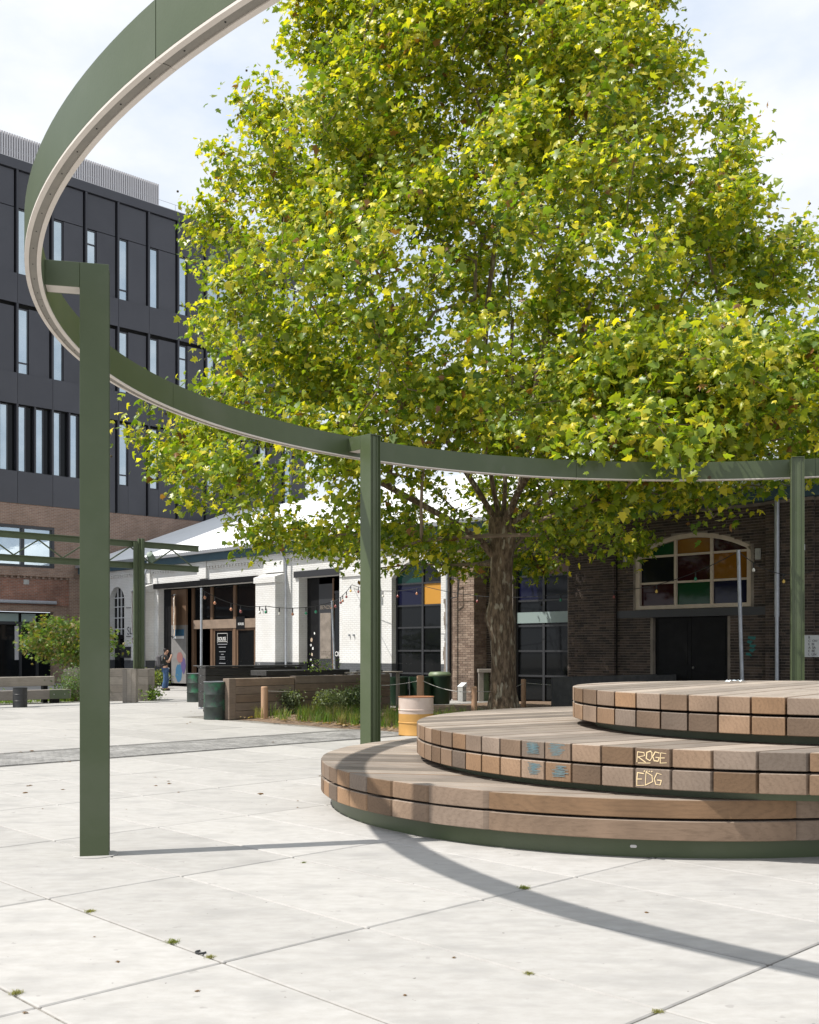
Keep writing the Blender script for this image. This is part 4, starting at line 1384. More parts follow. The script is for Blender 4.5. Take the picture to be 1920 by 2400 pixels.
# ================================================================== GREEN TRUSS CANOPY
tr = thing('truss_frame', (-9.13, 36.0, 0), TH, 'green steel lattice truss on a slim post by the planters', 'truss')
TX0, TX1, ZU, ZL = -14.0, 2.35, 5.24, 4.52
for z, nm in ((ZU, 'top_chord'), (ZL, 'bottom_chord')):
    b = MB(); b.box(TX0, TX1, -.05, .05, z - .10, z + .10)
    b.box(TX0, TX1, -.09, -.051, z + .075, z + .10); b.box(TX0, TX1, .051, .09, z + .075, z + .10)
    b.build(nm, 'green2', tr)
x = TX0 + .1; up = False; dm = {}
while x + .75 < TX1 + .2:
    for y in (0,):
        b = MB(); p = (x, 0, ZL + .10 if not up else ZU - .10); q = (min(x + .8, TX1 - .05), 0, ZU - .10 if not up else ZL + .10)
        b.obox(p, q, .03, .04); b.build('diagonal', 'green2', tr)
    x += .8; up = not up
for xp in (0, -11.0):
    b = MB(); b.box(xp - .08, xp + .14, -.18, -.095, 0, 5.42); b.box(xp - .01, xp + .07, -.26, -.181, 0, 5.42)
    b.build('post', 'green2', tr)
    b = MB(); b.box(xp - .24, xp - .10, -.16, -.095, 0, 5.3); b.build('post_flange', 'green2', tr)
sp = link('spotlight', None, tr, (.28, -.35, 4.8), (R(60), 0, R(-50)))
b = MB(); b.lathe([(.02, .2), (.1, .19), (.12, .05), (.13, -.1), (.115, -.1), (.11, -.07)], 20); b.build('lamp_body', 'lampgreen', sp)
b = MB(); b.lathe([(0.001, -.075), (.11, -.075), (.11, -.07)], 20); b.build('lamp_lens', 'lens', sp)
b = MB(); b.obox((0, 0, .1), (0, .18, .1), .04, .04); b.build('lamp_bracket', 'green2', sp)

# ================================================================== DRUMS, TUBS
def drum(name, loc, r, h, m, label, group=None, lower=None, rim='gutter', lid=True):
    t = thing(name, loc, random.uniform(0, 6), label, 'drum', group)
    prof = [(r * .985, 0), (r, .012), (r, h * .02), (r * .985, h * .035)]
    for zz in (.33, .66):
        prof += [(r * .985, h * (zz - .02)), (r * 1.015, h * (zz - .008)), (r * 1.015, h * (zz + .008)), (r * .985, h * (zz + .02))]
    prof += [(r * .985, h * .965), (r * .985, h * .98)]
    if lower:
        zc = h * .56
        lo = [(a, z) for a, z in prof if z <= zc] + [(r * .985, zc)]
        hi = [(r * .985, zc + .0005)] + [(a, z) for a, z in prof if z > zc]
        MB().lathe(lo, 36).build('lower_body', lower, t); MB().lathe(hi, 36).build('upper_body', m, t)
    else: MB().lathe(prof, 36).build('body', m, t)
    MB().lathe([(r * .986, h * .9805), (r * 1.02, h * .985), (r * 1.02, h), (r * .95, h), (r * .94, h * .985)], 36).build('rim', rim, t)
    if lid: MB().lathe([(.001, h * .975), (r * .93, h * .975), (r * .93, h * .984)], 36).build('lid', m, t)
    return t
drum('steel_drum', (-4.72, 25.95, 0), .27, .92, 'drumgreen', 'dented dark green steel drum against the end of the sleeper wall')
drum('steel_drum', (-6.95, 34.8, 0), .29, .93, 'drumgreen', 'dark grey-green steel drum behind the black wheeled cart')
drum('steel_drum', (-11.43, 31.4, 0), .205, .58, 'drumblack', 'small matt black ribbed drum in front of the timber bench', rim='drumblack')
drum('steel_drum', (.13, 21.15, 0), .35, .76, 'drumbeige', 'faded beige and yellow drum with a rusty lid beside the platforms', lower='drumyellow', rim='rust')
def tub(loc, r, h, label, lid=False):
    t = thing('green_tub', loc, 0, label, 'tub', 'green tubs in front of the arched window')
    MB().lathe([(r * .9, 0), (r * .98, h * .3), (r, h * .9), (r * 1.02, h * .93), (r * 1.02, h), (r * .95, h), (r * .93, h * .94), (.001, h * .94)], 36).build('body', 'tubgreen', t)
    if lid:
        MB().lathe([(r * 1.05, h + .001), (r * 1.06, h + .05), (r * .9, h + .12), (.001, h + .13)], 36).build('lid', 'paleolive', t)
    else: MB().lathe([(r * .92, h * .945), (r * .925, h * .97), (.001, h * .97)], 30).build('soil_fill', 'soil', t)
    return t
tub((-.42, 32.4, .03), .37, .84, 'open dark green tub nearest the white wall corner')
tub((.33, 32.6, .03), .35, .84, 'open dark green tub between two other green tubs')
tub((.93, 32.8, .03), .33, .86, 'dark green tub with a pale olive lid', True)
drum('steel_drum', (2.45, 35.6, 0), .22, 1.02, 'paleolive', 'pale olive drum behind the big tree trunk', rim='paleolive')

# ================================================================== SLEEPER WALL, BLACK CART, SLAB TABLE
def sleeper_stack(name, p, ang, ln, dep, n, hh, label, cat, m='sleeper', cap=True, group=None, endpost=True):
    t = thing(name, p, ang, label, cat, group)
    x0 = .0
    if endpost:
        MB().box(0, .20, -.012, dep + .012, 0, n * hh, bev=.008).build('end_post', m, t); x0 = .205
    for i in range(n):
        z0 = i * hh + .003
        mb = MB(); jx = random.uniform(-.004, .004)
        mb.box(-(ln - x0) / 2, (ln - x0) / 2, -dep / 2 + jx, dep / 2 + jx, -hh / 2 + .004, hh / 2 - .004, bev=.008)
        mb.build('sleeper', m, t, loc=((ln + x0) / 2, dep / 2, z0 + hh / 2))
    return t
P0 = Vector((-4.35, 25.75, 0))
sleeper_stack('sleeper_wall', P0, TH, 2.0, .24, 5, .198, 'weathered brown railway-sleeper wall section beside the green drum', 'planter', group='sleeper wall along the planted bed')
P1 = P0 + D2 * 2.03
sleeper_stack('sleeper_wall', P1, TH, 3.3, .24, 5, .204, 'longer weathered brown railway-sleeper wall section behind the small grey shrubs', 'planter', group='sleeper wall along the planted bed', endpost=False)
# black cart on castors
ct = thing('black_cart', (-5.38, 28.4, 0), TH, 'long black plank cart on castor wheels behind the green drum', 'cart')
for i in range(5):
    z = .16 + i * .21
    MB().box(0, 3.2, 0, .045, z, z + .2, bev=.004).build('side_plank', 'blackwood', ct)
    MB().box(-.045, -.001, 0, .34, z, z + .2, bev=.004).build('end_plank', 'blackwood', ct)
    MB().box(0, 3.2, .295, .34, z, z + .2, bev=.004).build('side_plank', 'blackwood', ct)
MB().box(-.06, 3.25, -.03, .37, 1.212, 1.26, bev=.006).build('top_board', 'blackwood', ct)
for x, y in ((.12, .09), (.12, .25), (3.0, .09), (3.0, .25)):
    w = link('castor', None, ct, (x, y, 0))
    MB().tube([(0, -.025, .06), (0, .025, .06)], .06, 14).build('wheel', 'drumblack', w)
    MB().box(-.04, .04, -.035, .035, .10, .158).build('fork', 'gutter', w)
# table with thick black slab
tb = thing('slab_table', (-3.75, 28.0, 0), TH, 'low table with a thick black timber slab top behind the sleeper wall', 'table')
MB().box(0, 2.9, 0, .7, 1.0, 1.14, bev=.01).build('table_top', 'blackwood', tb)
for x, y in ((.2, .1), (.2, .6), (2.7, .1), (2.7, .6)): MB().box(x - .05, x + .05, y - .05, y + .05, 0, .998).build('leg', 'blackwood', tb)
tb = thing('plank_table', (-1.55, 29.6, 0), TH, 'grey plank table with a tray on it behind the sleeper wall', 'table')
for i in range(3): MB().box(0, 1.9, i * .2, i * .2 + .195, 1.02, 1.065, bev=.004).build('top_plank', 'graywood', tb)
for x, y in ((.15, .06), (.15, .52), (1.75, .06), (1.75, .52)): MB().box(x - .04, x + .04, y - .04, y + .04, 0, 1.018).build('leg', 'graywood', tb)
ty = thing('serving_tray', (-1.3, 30.1, 1.067), TH, 'shallow dark tray lying on the grey plank table', 'tray')
MB().box(0, .75, 0, .3, 0, .012).build('tray_base', 'darkconcrete', ty)
b = MB(); b.box(0, .75, 0, .015, .0125, .05); b.box(0, .75, .285, .3, .0125, .05); b.box(0, .015, .0151, .2849, .0125, .05); b.box(.735, .75, .0151, .2849, .0125, .05)
b.build('tray_rim', 'darkconcrete', ty)

# ================================================================== BENCH, PLANTERS AT LEFT
bn = thing('timber_bench', (-14.15, 31.3, 0), TH, 'long weathered timber beam bench with a backrest beam on steel feet', 'bench')
BL = 4.75
MB().box(-BL / 2, BL / 2, -.16, .16, -.15, .15, bev=.012).build('seat_beam', 'graywood', bn, loc=(BL / 2 - .3, 0, .28))
MB().box(-BL / 2, BL / 2, -.10, .10, -.15, .15, bev=.012).build('back_beam', 'graywood', bn, loc=(BL / 2 - .62, .42, .69))
for x in (.5, 3.85):
    MB().box(x, x + .24, -.1, .12, 0, .128).build('foot', 'blackpaint', bn)
    MB().box(x - .1, x + .05, .325, .5, .0, .539).build('back_support', 'blackpaint', bn)
    pl = link('steel_plate', None, bn, (0, 0, 0))
    MB().box(x - .12, x + .55, -.172, -.1605, .14, .42).build('plate', 'green2', pl)
    for dx in (.02, .38):
        mb = MB(); mb.lathe([(.018, 0), (.012, .012)], 10); o = mb.build('bolt', 'steel', pl, loc=(x + dx, -.173, .28), rot=(R(90), 0, 0))

def plank_box(name, p, ang, lx, ly, rows, hh, label, m='graywood', vertical=False):
    t = thing(name, p, ang, label, 'planter', 'timber planter boxes by the truss post')
    H = rows * hh
    if vertical:
        n = max(2, int(lx / .13)); w = lx / n
        for i in range(n): MB().box(i * w + .002, (i + 1) * w - .002, 0, .03, 0, H, bev=.003).build('plank', m, t)
        n2 = max(2, int(ly / .13)); w2 = (ly - .03) / n2
        for i in range(n2): MB().box(lx - .03, lx, .031 + i * w2, .031 + (i + 1) * w2 - .003, 0, H, bev=.003).build('plank', m, t)
        for i in range(n2): MB().box(0, .03, .031 + i * w2, .031 + (i + 1) * w2 - .003, 0, H, bev=.003).build('plank', m, t)
        MB().box(0, lx, 0, ly, H + .001, H + .03, bev=.004).build('lid', m, t)
    else:
        for i in range(rows):
            z0, z1 = i * hh + .003, (i + 1) * hh - .003
            MB().box(0, lx, 0, .05, z0, z1, bev=.004).build('plank', m, t)
            MB().box(lx - .05, lx, .051, ly, z0, z1, bev=.004).build('plank', m, t)
            MB().box(0, .05, .051, ly, z0, z1, bev=.004).build('plank', m, t)
            MB().box(.051, lx - .051, ly - .05, ly, z0, z1, bev=.004).build('plank', m, t)
        MB().box(.051, lx - .051, .051, ly - .051, H - .12, H - .08).build('soil', 'soil', t)
    return t
plank_box('planter_box', (-11.4, 35.25, 0), R(3), 2.75, 1.2, 4, .265, 'wide grey timber planter box of horizontal planks by the truss post')
plank_box('planter_box', (-9.15, 34.1, 0), R(3), .42, .42, 4, .262, 'narrow upright grey timber box of vertical boards', vertical=True)

# ================================================================== LONG DARK BOX, TRESTLE, SMALL ITEMS BEHIND THE PLATFORMS
lb = thing('concrete_trough', (4.15, 27.2, 0), TH, 'long dark concrete trough behind the round timber platforms', 'planter')
b = MB(); b.box(0, 5.6, 0, .06, 0, .98, bev=.006); b.build('side', 'darkconcrete', lb)
MB().box(0, 5.6, .64, .7, 0, .98, bev=.006).build('side', 'darkconcrete', lb)
MB().box(0, .06, .061, .639, 0, .98, bev=.006).build('end', 'darkconcrete', lb); MB().box(5.54, 5.6, .061, .639, 0, .98, bev=.006).build('end', 'darkconcrete', lb)
MB().box(.061, 5.539, .061, .639, .7, .85).build('fill', 'soil', lb)
ts = thing('timber_trestle', (2.25, 34.9, 0), R(4), 'grey timber high table on post legs behind the tree trunk', 'table')
for i in range(2): MB().box(0, 2.35, i * .28, i * .28 + .27, .95, 1.06, bev=.006).build('top_plank', 'graywood', ts)
for x in (.1, 1.82, 2.2):
    MB().box(x - .08, x + .08, .05, .19, 0, .948, bev=.005).build('leg', 'graywood', ts)
    MB().box(x - .08, x + .08, .36, .5, 0, .948, bev=.005).build('leg', 'graywood', ts)
b = MB(); b.obox((1.1, -.04, .62), (1.78, -.04, .85), .05, .09); b.build('brace', 'stakewood', ts)
b = MB(); b.tube([(1.6, .3, 1.062), (1.6, .3, 1.22)], .02, 8); b.tube([(1.46, .3, 1.16), (1.6, .3, 1.16)], .015, 6); b.build('tap', 'steel', ts)
ub = thing('service_pillar', (1.72, 35.0, 0), WROT, 'small grey metal service pillar with a sloped top near the downpipe', 'pillar')
b = MB(); b.box(-.11, .11, -.09, .09, 0, .48); b.v += []; b.build('body', 'concrete', ub)
b = MB(); n0 = len(b.v); b.v += [(-.12, -.1, .481), (.12, -.1, .481), (.12, .1, .481), (-.12, .1, .481), (-.12, -.1, .50), (.12, -.1, .50), (.12, .1, .62), (-.12, .1, .62)]
b.f += [(0, 3, 2, 1), (4, 5, 6, 7), (0, 1, 5, 4), (1, 2, 6, 5), (2, 3, 7, 6), (3, 0, 4, 7)]; b.build('sloped_cap', 'signwhite', ub)
# floodlight on pole beside the brick pilaster
fl = thing('floodlight_pole', WL(.95, -.85), WROT, 'green floodlight on a dark pole at the brick pilaster', 'floodlight')
MB().tube([(0, 0, 0), (0, 0, 4.95)], .035, 10).build('pole', 'blackpaint', fl)
lh = link('lamp_head', None, fl, (-.42, -.05, 4.78), (R(55), 0, R(-25)))
b = MB(); b.lathe([(.05, .26), (.15, .22), (.2, .05), (.21, -.1), (.19, -.1), (.18, -.06)], 22); b.build('lamp_body', 'lampgreen', lh)
b = MB(); b.lathe([(.001, -.07), (.18, -.07), (.18, -.065)], 22); b.build('lamp_lens', 'lens', lh)
MB().tube([(0, 0, 4.8), (-.4, -.03, 4.85)], .025, 8).build('lamp_arm', 'blackpaint', fl)
MB().tube([(0, .0, 3.4), (.3, .05, 3.45), (.32, .1, 4.0), (0, .0, 4.1)], .02, 8).build('cable_loop', 'cable', fl)

# scrap of paper on the top platform
pv = []; pf = []
for i in range(9):
    for j in range(5):
        pv.append((i * .028, j * .03, .012 + .022 * abs(math.sin(i * 1.9 + j * 2.3)) * (1 if 0 < i < 8 else .2)))
for i in range(8):
    for j in range(4): k = i * 5 + j; pf.append((k, k + 5, k + 6, k + 1))
me = bpy.data.meshes.new('crumpled_paper'); me.from_pydata(pv, [], pf); me.materials.append(M['paper'])
link('crumpled_paper', me, None, (3.80, 12.72, 1.281), R(8), 'crumpled pale blue scrap of paper on the topmost platform', 'paper')

# ================================================================== STAKES AND ROPE
stk = [(-3.49, 25.75, .80, .085), (-1.72, 30.0, .86, .06), (.27, 26.5, 1.05, .09), (1.55, 25.6, .80, .07), (3.22, 30.2, .86, .07), (6.2, 31.2, .9, .07)]
slab = ('thick pine stake at the front corner of the planted bed', 'slim pine stake in front of the sleeper wall', 'thick pine stake behind the yellow drum',
        'pine stake in front of the tree trunk', 'pine stake beside the timber trestle', 'pine stake behind the topmost platform')
for (x, y, h_, r_), lb_ in zip(stk, slab):
    t = thing('pine_stake', (x, y, .0), 0, lb_, 'stake', 'pine stakes round the planted bed')
    MB().lathe([(r_, 0), (r_, h_ - .02)], 14).build('shaft', 'stakewood', t)
    MB().lathe([(r_, h_ - .0195), (r_ * .85, h_), (.001, h_ + .004)], 14).build('top', 'stakewood', t)
def cat(p, q, sag, n=16):
    p = Vector(p); q = Vector(q)
    return [p.lerp(q, i / n) - Vector((0, 0, sag * 4 * (i / n) * (1 - i / n))) for i in range(n + 1)]
for k in range(len(stk) - 1):
    a, c = stk[k], stk[k + 1]
    MB().tube(cat((a[0], a[1], a[2] - .1), (c[0], c[1], c[2] - .12), .1), .008, 5).build('rope', 'rope', label='slack pale rope strung from the ' + slab[k].replace('thick ', '').replace('slim ', '') , cat='rope', group='ropes between the stakes')

# ================================================================== STRING LIGHTS
def pole(name, base, top, r_, label, m='pipe'):
    t = thing(name, base, 0, label, 'pole', 'string light poles')
    tp = Vector(top) - Vector(base)
    MB().tube([(0, 0, 0), tp], r_, 10).build('shaft', m, t)
    MB().lathe([(r_ * 2.5, 0), (r_ * 2.5, .02), (r_ * 1.3, .03)], 14).build('foot', m, t)
    MB().lathe([(r_ * 1.1, 0), (r_ * 1.1, .03), (.002, .04)], 10, tuple(tp)).build('cap', m, t)
pole('light_pole', (-5.96, 30.6, 0), (-5.95, 30.6, 3.42), .035, 'upright pale string light pole in front of the shopfront')
pole('light_pole', (-2.25, 32.8, 0), (-2.38, 32.9, 3.16), .035, 'leaning pale string light pole in front of the bar entrance')
pole('light_pole', (8.42, 27.0, 0), (8.30, 27.0, 4.17), .05, 'tall galvanised string light pole in front of the coloured window')
BM = ['b_red', 'b_green', 'b_yellow', 'b_white', 'b_orange']
def string(name, segs, nb, label, seed):
    t = thing(name, segs[0][0], 0, label, 'string lights', 'festoon string lights')
    o = Vector(segs[0][0]); rr = random.Random(seed)
    allp = []
    for p, q, sag in segs:
        c = cat(p, q, sag, 20); allp += c if not allp else c[1:]
    MB().tube([p - o for p in allp], .011, 5).build('cable', 'cable', t)
    tot = len(allp)
    for i in range(nb):
        k = min(tot - 2, max(1, int((i + .5 + rr.uniform(-.3, .3)) * tot / nb)))
        p = allp[k] - o
        e = link('bulb_holder', None, t, p)
        MB().tube([(0, 0, -.005), (0, 0, -.13)], .018, 6).build('socket', 'cable', e)
        MB().lathe([(.012, -.131), (.036, -.165), (.042, -.19), (.028, -.22), (.001, -.23)], 12).build('bulb', rr.choice(BM), e)
A = (-5.95, 30.6, 3.42); B = (-2.38, 32.9, 3.16); Wm = tuple(WL(-4.3, -.62, 4.1)); Cc = (8.30, 27.0, 4.17)
string('festoon_lights', [(A, (-4.3, 32.0, 3.0), .18), ((-4.3, 32.0, 3.0), B, .12), (B, Wm, .1)], 16, 'coloured festoon bulbs strung across the shopfront', 3)
string('festoon_lights', [(Wm, tuple(WL(-.2, -.9, 3.85)), .2), (tuple(WL(-.2, -.9, 3.85)), tuple(WL(6.2, -.35, 3.5)), .3)], 7, 'coloured festoon bulbs strung behind the tree trunk', 4)
string('festoon_lights', [(tuple(WL(6.2, -.35, 3.5)), Cc, .35), (Cc, tuple(WL(13.2, -.3, 3.7)), .3)], 6, 'coloured festoon bulbs strung in front of the coloured window', 6)

# ================================================================== FOLIAGE
LEAF = np.array([(0, 0, 0), (.10, -.02, 0), (.40, .10, -.03), (.26, .28, .0), (.52, .48, -.05), (.24, .52, 0), (.20, .66, .0), (0, 1.0, -.06),
                 (-.20, .66, .0), (-.24, .52, 0), (-.52, .48, -.05), (-.26, .28, .0), (-.40, .10, -.03), (-.10, -.02, 0), (0, .45, .05)])
LFACE = [(14, i, i + 1) for i in range(0, 13)] + [(14, 13, 0)]
SIMPLE = np.array([(0, 0, 0), (.26, .35, .03), (.18, .7, .0), (0, 1, -.05), (-.18, .7, 0), (-.26, .35, .03)])
SFACE = [(0, 1, 2, 3), (0, 3, 4, 5)]
STAR = np.array([(0, 0, 0), (.22, .2, 0), (.6, .3, -.04), (.25, .42, .02), (.35, .8, -.04), (.06, .6, .02), (0, 1.05, -.06), (-.06, .6, .02), (-.35, .8, -.04), (-.25, .42, .02), (-.6, .3, -.04), (-.22, .2, 0)])
def leaves_mesh(name, pos, nrm, size, tint, m, shape='plane', seed=1):
    r = np.random.default_rng(seed)
    if shape == 'plane': V, F = LEAF, LFACE
    elif shape == 'star': V, F = STAR, [(0, 1, 3, 5, 7, 9, 11), (1, 2, 3), (3, 4, 5), (5, 6, 7), (7, 8, 9), (9, 10, 11)]
    else: V, F = SIMPLE, SFACE
    n = len(pos); k = len(V)
    nrm = nrm / np.linalg.norm(nrm, axis=1, keepdims=True)
    ref = r.normal(size=(n, 3)); ref[:, 2] -= .8                 # tips hang a little
    t = ref - nrm * np.sum(ref * nrm, axis=1, keepdims=True)
    t /= np.linalg.norm(t, axis=1, keepdims=True) + 1e-9
    bt = np.cross(t, nrm)
    curl = r.uniform(-.5, 1.6, size=(n, 1, 1))
    P = pos[:, None, :] + size[:, None, None] * (V[None, :, 0:1] * bt[:, None, :] + (V[None, :, 1:2]) * t[:, None, :] + curl * 2.0 * (V[None, :, 2:3] - .25 * V[None, :, 0:1] ** 2) * nrm[:, None, :])
    co = P.reshape(-1, 3)
    me = bpy.data.meshes.new(name)
    tot = [len(f) for f in F]
    loops = np.concatenate([np.array(f) for f in F])
    nl = len(loops)
    li = (np.arange(n)[:, None] * k + loops[None, :]).reshape(-1)
    starts = np.concatenate([[0], np.cumsum(tot)[:-1]])
    ls = (np.arange(n)[:, None] * nl + starts[None, :]).reshape(-1)
    me.vertices.add(n * k); me.loops.add(n * nl); me.polygons.add(n * len(F))
    me.vertices.foreach_set('co', co.astype(np.float32).reshape(-1))
    me.loops.foreach_set('vertex_index', li.astype(np.int32))
    me.polygons.foreach_set('loop_start', ls.astype(np.int32))
    me.polygons.foreach_set('loop_total', np.tile(tot, n).astype(np.int32))
    me.update(calc_edges=True)
    at = me.attributes.new('tint', 'FLOAT_COLOR', 'POINT')
    c = np.ones((n, k, 4), np.float32); c[:, :, :3] = tint[:, None, :]
    at.data.foreach_set('color', c.reshape(-1))
    me.materials.append(M[m])
    return me

def grow(start_nodes, start_par, ends, w_path=.28, step=.75, arch_=.12, seed=2):
    """attach every twig end to the nearest good place of the skeleton"""
    r = random.Random(seed)
    nodes = [np.array(p, float) for p in start_nodes]; par = list(start_par)
    plen = [0.0] * len(nodes)
    for i in range(len(nodes)):
        if par[i] >= 0: plen[i] = plen[par[i]] + np.linalg.norm(nodes[i] - nodes[par[i]])
    cap_ = len(nodes) + len(ends) * 40
    A = np.zeros((cap_, 3)); A[:len(nodes)] = np.array(nodes)
    Lp = np.zeros(cap_); Lp[:len(nodes)] = plen
    n = len(nodes); tips = []
    for e in ends:
        d = e - A[:n]; dist = np.linalg.norm(d, axis=1)
        down = np.maximum(0, -d[:, 2]) / (dist + .01)
        cost = dist * (1 + .7 * down) + w_path * Lp[:n] * .35
        cost[0:2] += 50
        k = int(np.argmin(cost)); D = dist[k]
        m_ = max(1, int(D / step)); prev = k
        p0 = A[k].copy(); bend = np.array([r.uniform(-1, 1), r.uniform(-1, 1), r.uniform(.2, 1)]) * arch_ * D
        for i in range(1, m_ + 1):
            t = i / m_
            p = p0 + (e - p0) * t + bend * 4 * t * (1 - t) * .6
            A[n] = p; par.append(prev); Lp[n] = Lp[prev] + D / m_; prev = n; n += 1
        tips.append(prev)
    return A[:n], par, tips
def radii(A, par, tips, r0=.0065, ex=2.35, minr=None):
    n = len(A); acc = np.zeros(n)
    for t in tips: acc[t] += r0 ** ex
    for i in range(n - 1, 0, -1):
        if par[i] >= 0: acc[par[i]] += max(acc[i], 1e-9)
    return np.maximum(acc, r0 ** ex * .5) ** (1 / ex)
def branch_mesh(name, A, par, rad, m, sel, sides=None):
    mb = MB(); mb.smooth = True
    for i in range(len(A)):
        p = par[i]
        if p < 0 or not sel(i): continue
        r1, r0 = rad[i], rad[p]
        r0 = min(r0, r1 * 1.35)
        s = sides or (10 if r1 > .12 else 7 if r1 > .05 else 5 if r1 > .02 else 3)
        mb.tube([A[p], A[i]], [r0, r1], s, cap=False)
    me = mb.mesh(name, m)
    return me

# ---------------------------------------------------------------- the plane tree
KT = .808                                             # crown outline below is laid out for a taller tree, then scaled
TB = np.array([2.37, 27.0, 0.0])
tree = thing('plane_tree', tuple(TB), 0, 'big mottled-trunk plane tree with a broad yellow-green crown', 'tree')
# crown outline radius by height towards left, right, front (camera), back
ZT_ = np.array([4.3, 5.2, 6.5, 8.0, 10., 13., 16., 18., 20.7, 23., 25.5, 27.5])
RL_ = np.array([5.5, 8.8, 10.6, 11.6, 11.2, 11.0, 10.8, 9.2, 8.3, 7.6, 5.2, .6])
RR_ = np.array([3.2, 6.0, 9.4, 11.5, 12.0, 11.2, 8.2, 7.0, 6.4, 5.6, 3.2, .5])
RF_ = np.array([4.5, 7.0, 9.5, 10.5, 10.0, 8.6, 7.0, 6.0, 5.0, 4.0, 2.6, .5])
RB_ = np.array([4.0, 6.0, 8.0, 9.0, 9.5, 9.0, 8.0, 7.0, 5.8, 4.5, 2.8, .5])
def crown_r(az, z):
    c, s = np.cos(az), np.sin(az)
    rx = np.where(c > 0, np.interp(z, ZT_, RR_), np.interp(z, ZT_, RL_))
    ry = np.where(s > 0, np.interp(z, ZT_, RB_), np.interp(z, ZT_, RF_))
    return 1 / np.sqrt((c / rx) ** 2 + (s / ry) ** 2)
def lump(x, y, z, seed=0.0):
    return (np.sin(.9 * x + 1.7 * np.sin(.55 * z + seed) + seed) + np.sin(1.05 * y + 1.3 * np.sin(.7 * x + 2 * seed)) + np.sin(1.0 * z + 1.5 * np.sin(.6 * y + seed * 3))) / 3
ends = []
tries = 0
while len(ends) < 2050 and tries < 60000:
    tries += 1
    z = rng.uniform(4.3, 27.3); az = rng.uniform(-PI, PI)
    rm = float(crown_r(az, z))
    if rng.random() > rm / 12: continue
    u = rng.random() ** .40
    if u < .38 - .3 * min(max((z - 15) / 4, 0), 1): continue
    rr_ = rm * u * (.97 + .17 * float(lump(4 * math.cos(az), 4 * math.sin(az), 1.1 * z, 1.1)))
    p = np.array([rr_ * math.cos(az), rr_ * math.sin(az), z])
    if u < .62 and z < 7.2: 
        if rng.random() < .75: continue
    if float(lump(p[0], p[1], p[2])) < (-.27 if z < 15 or rr_ > 4 else -.8): continue          # gaps
    if z < 7.0 and rr_ < 2.4: continue
    if p[1] > 4.5 and p[0] < -1 and z < 16: continue
    ends.append(p)
# hanging sprays on the left
for q in ((-7.2, -4.0, 4.35), (-7.0, -3.8, 4.7), (-7.5, -3.7, 5.1), (-6.9, -4.2, 5.5), (-5.2, -3.5, 4.6), (-4.9, -3.6, 4.9), (-9.6, -4, 6.0), (-9.2, -3.7, 6.3), (-10.6, -4, 7.5), (-11.0, -4, 7.9), (-10.3, -4.2, 8.9), (-10.0, -4.0, 9.2), (-3.2, -3.8, 4.5), (-2.6, -4.0, 4.7), (-1.8, -3.5, 4.8)):
    ends.append(np.array(q, float))
ends = np.array(ends) * KT
ends[:, 2] += 1.664 * (1 - KT)
ext = []
# foreground limb reaching out over the ring
for k in range(230):
    t = rng.random()
    c = np.array([1.0 + 3.2 * t, -3.6 - 5.2 * t, 7.3 - 1.0 * t])
    q = c + rng.normal(size=3) * np.array([1.7, .9, .85]) * (1.05 - .4 * t)
    q[2] = max(q[2], 4.7)
    ext.append(q)
for q in ((1.95, -9.75, 5.0), (2.2, -9.7, 5.1), (2.05, -9.6, 4.75), (.4, -9.45, 5.25), (.55, -9.4, 5.05), (1.7, -9.4, 5.4), (2.8, -9.2, 5.4)): ext.append(np.array(q))
ends = np.vstack([ends, np.array(ext)])
clear = (ends[:, 1] < 1.0) & (np.abs(ends[:, 0] - .0857 * ends[:, 1]) < .75) & (ends[:, 2] < 5.7 + .11 * np.minimum(ends[:, 1], 0))
ends = ends[~clear]
cc = ends[rng.choice(len(ends), 190, replace=False)]   # sprays gather into boughs
near = np.argmin(((ends[:, None, :] - cc[None]) ** 2).sum(2), axis=1)
free = (ends[:, 1] < -9.0) | (ends[:, 2] < 4.9)          # hanging sprays stay where they hang
ends = ends + np.where(free[:, None], 0, (cc[near] - ends) * np.array([.19, .19, .25]))
#                                   # the bole and its fork stand free of sprays
# main skeleton
sk = [(0, 0, 0), (.0, 0, .8), (-.03, 0, 2.0), (-.10, 0, 3.2), (-.06, 0, 4.4), (-.05, 0, 5.4)]
pr = [-1, 0, 1, 2, 3, 4]
def leader(frm, pts):
    last = frm
    for p in pts: sk.append(p); pr.append(last); last = len(sk) - 1
leader(5, [(-.3, .1, 6.6), (-.55, .1, 8.2), (-.6, .2, 10.2), (-.5, .1, 12.4), (-.2, .1, 14.8), (.0, 0, 17.2), (.1, 0, 19.6), (.1, 0, 22), (0, 0, 24.4)])
leader(5, [(.45, -.1, 6.5), (.8, -.2, 8.0), (1.0, -.3, 10.0), (1.4, -.4, 12.2), (2.2, -.5, 14.6), (3.0, -.4, 17.0), (3.6, -.3, 19.4)])
leader(5, [(.1, .6, 6.6), (.2, 1.6, 8.4), (.5, 2.6, 10.6), (.6, 3.4, 13.0), (.4, 3.9, 15.6)])
leader(4, [(-.7, -.2, 5.05), (-1.5, -.4, 5.55), (-2.4, -.6, 6.0), (-3.6, -.9, 6.6), (-5.0, -1.4, 7.2), (-6.6, -2.0, 7.9), (-8.2, -2.4, 8.2)])
leader(5, [(-.6, -.3, 6.2), (-1.4, -.6, 7.4), (-2.4, -.9, 9.0), (-3.6, -1.0, 11.2), (-4.6, -1.0, 13.6), (-5.2, -.8, 16)])
leader(5, [(.9, -.5, 6.0), (2.0, -1.0, 6.9), (3.4, -1.4, 7.9), (5.0, -1.6, 9.0), (6.6, -1.6, 10.4), (7.8, -1.4, 12)])
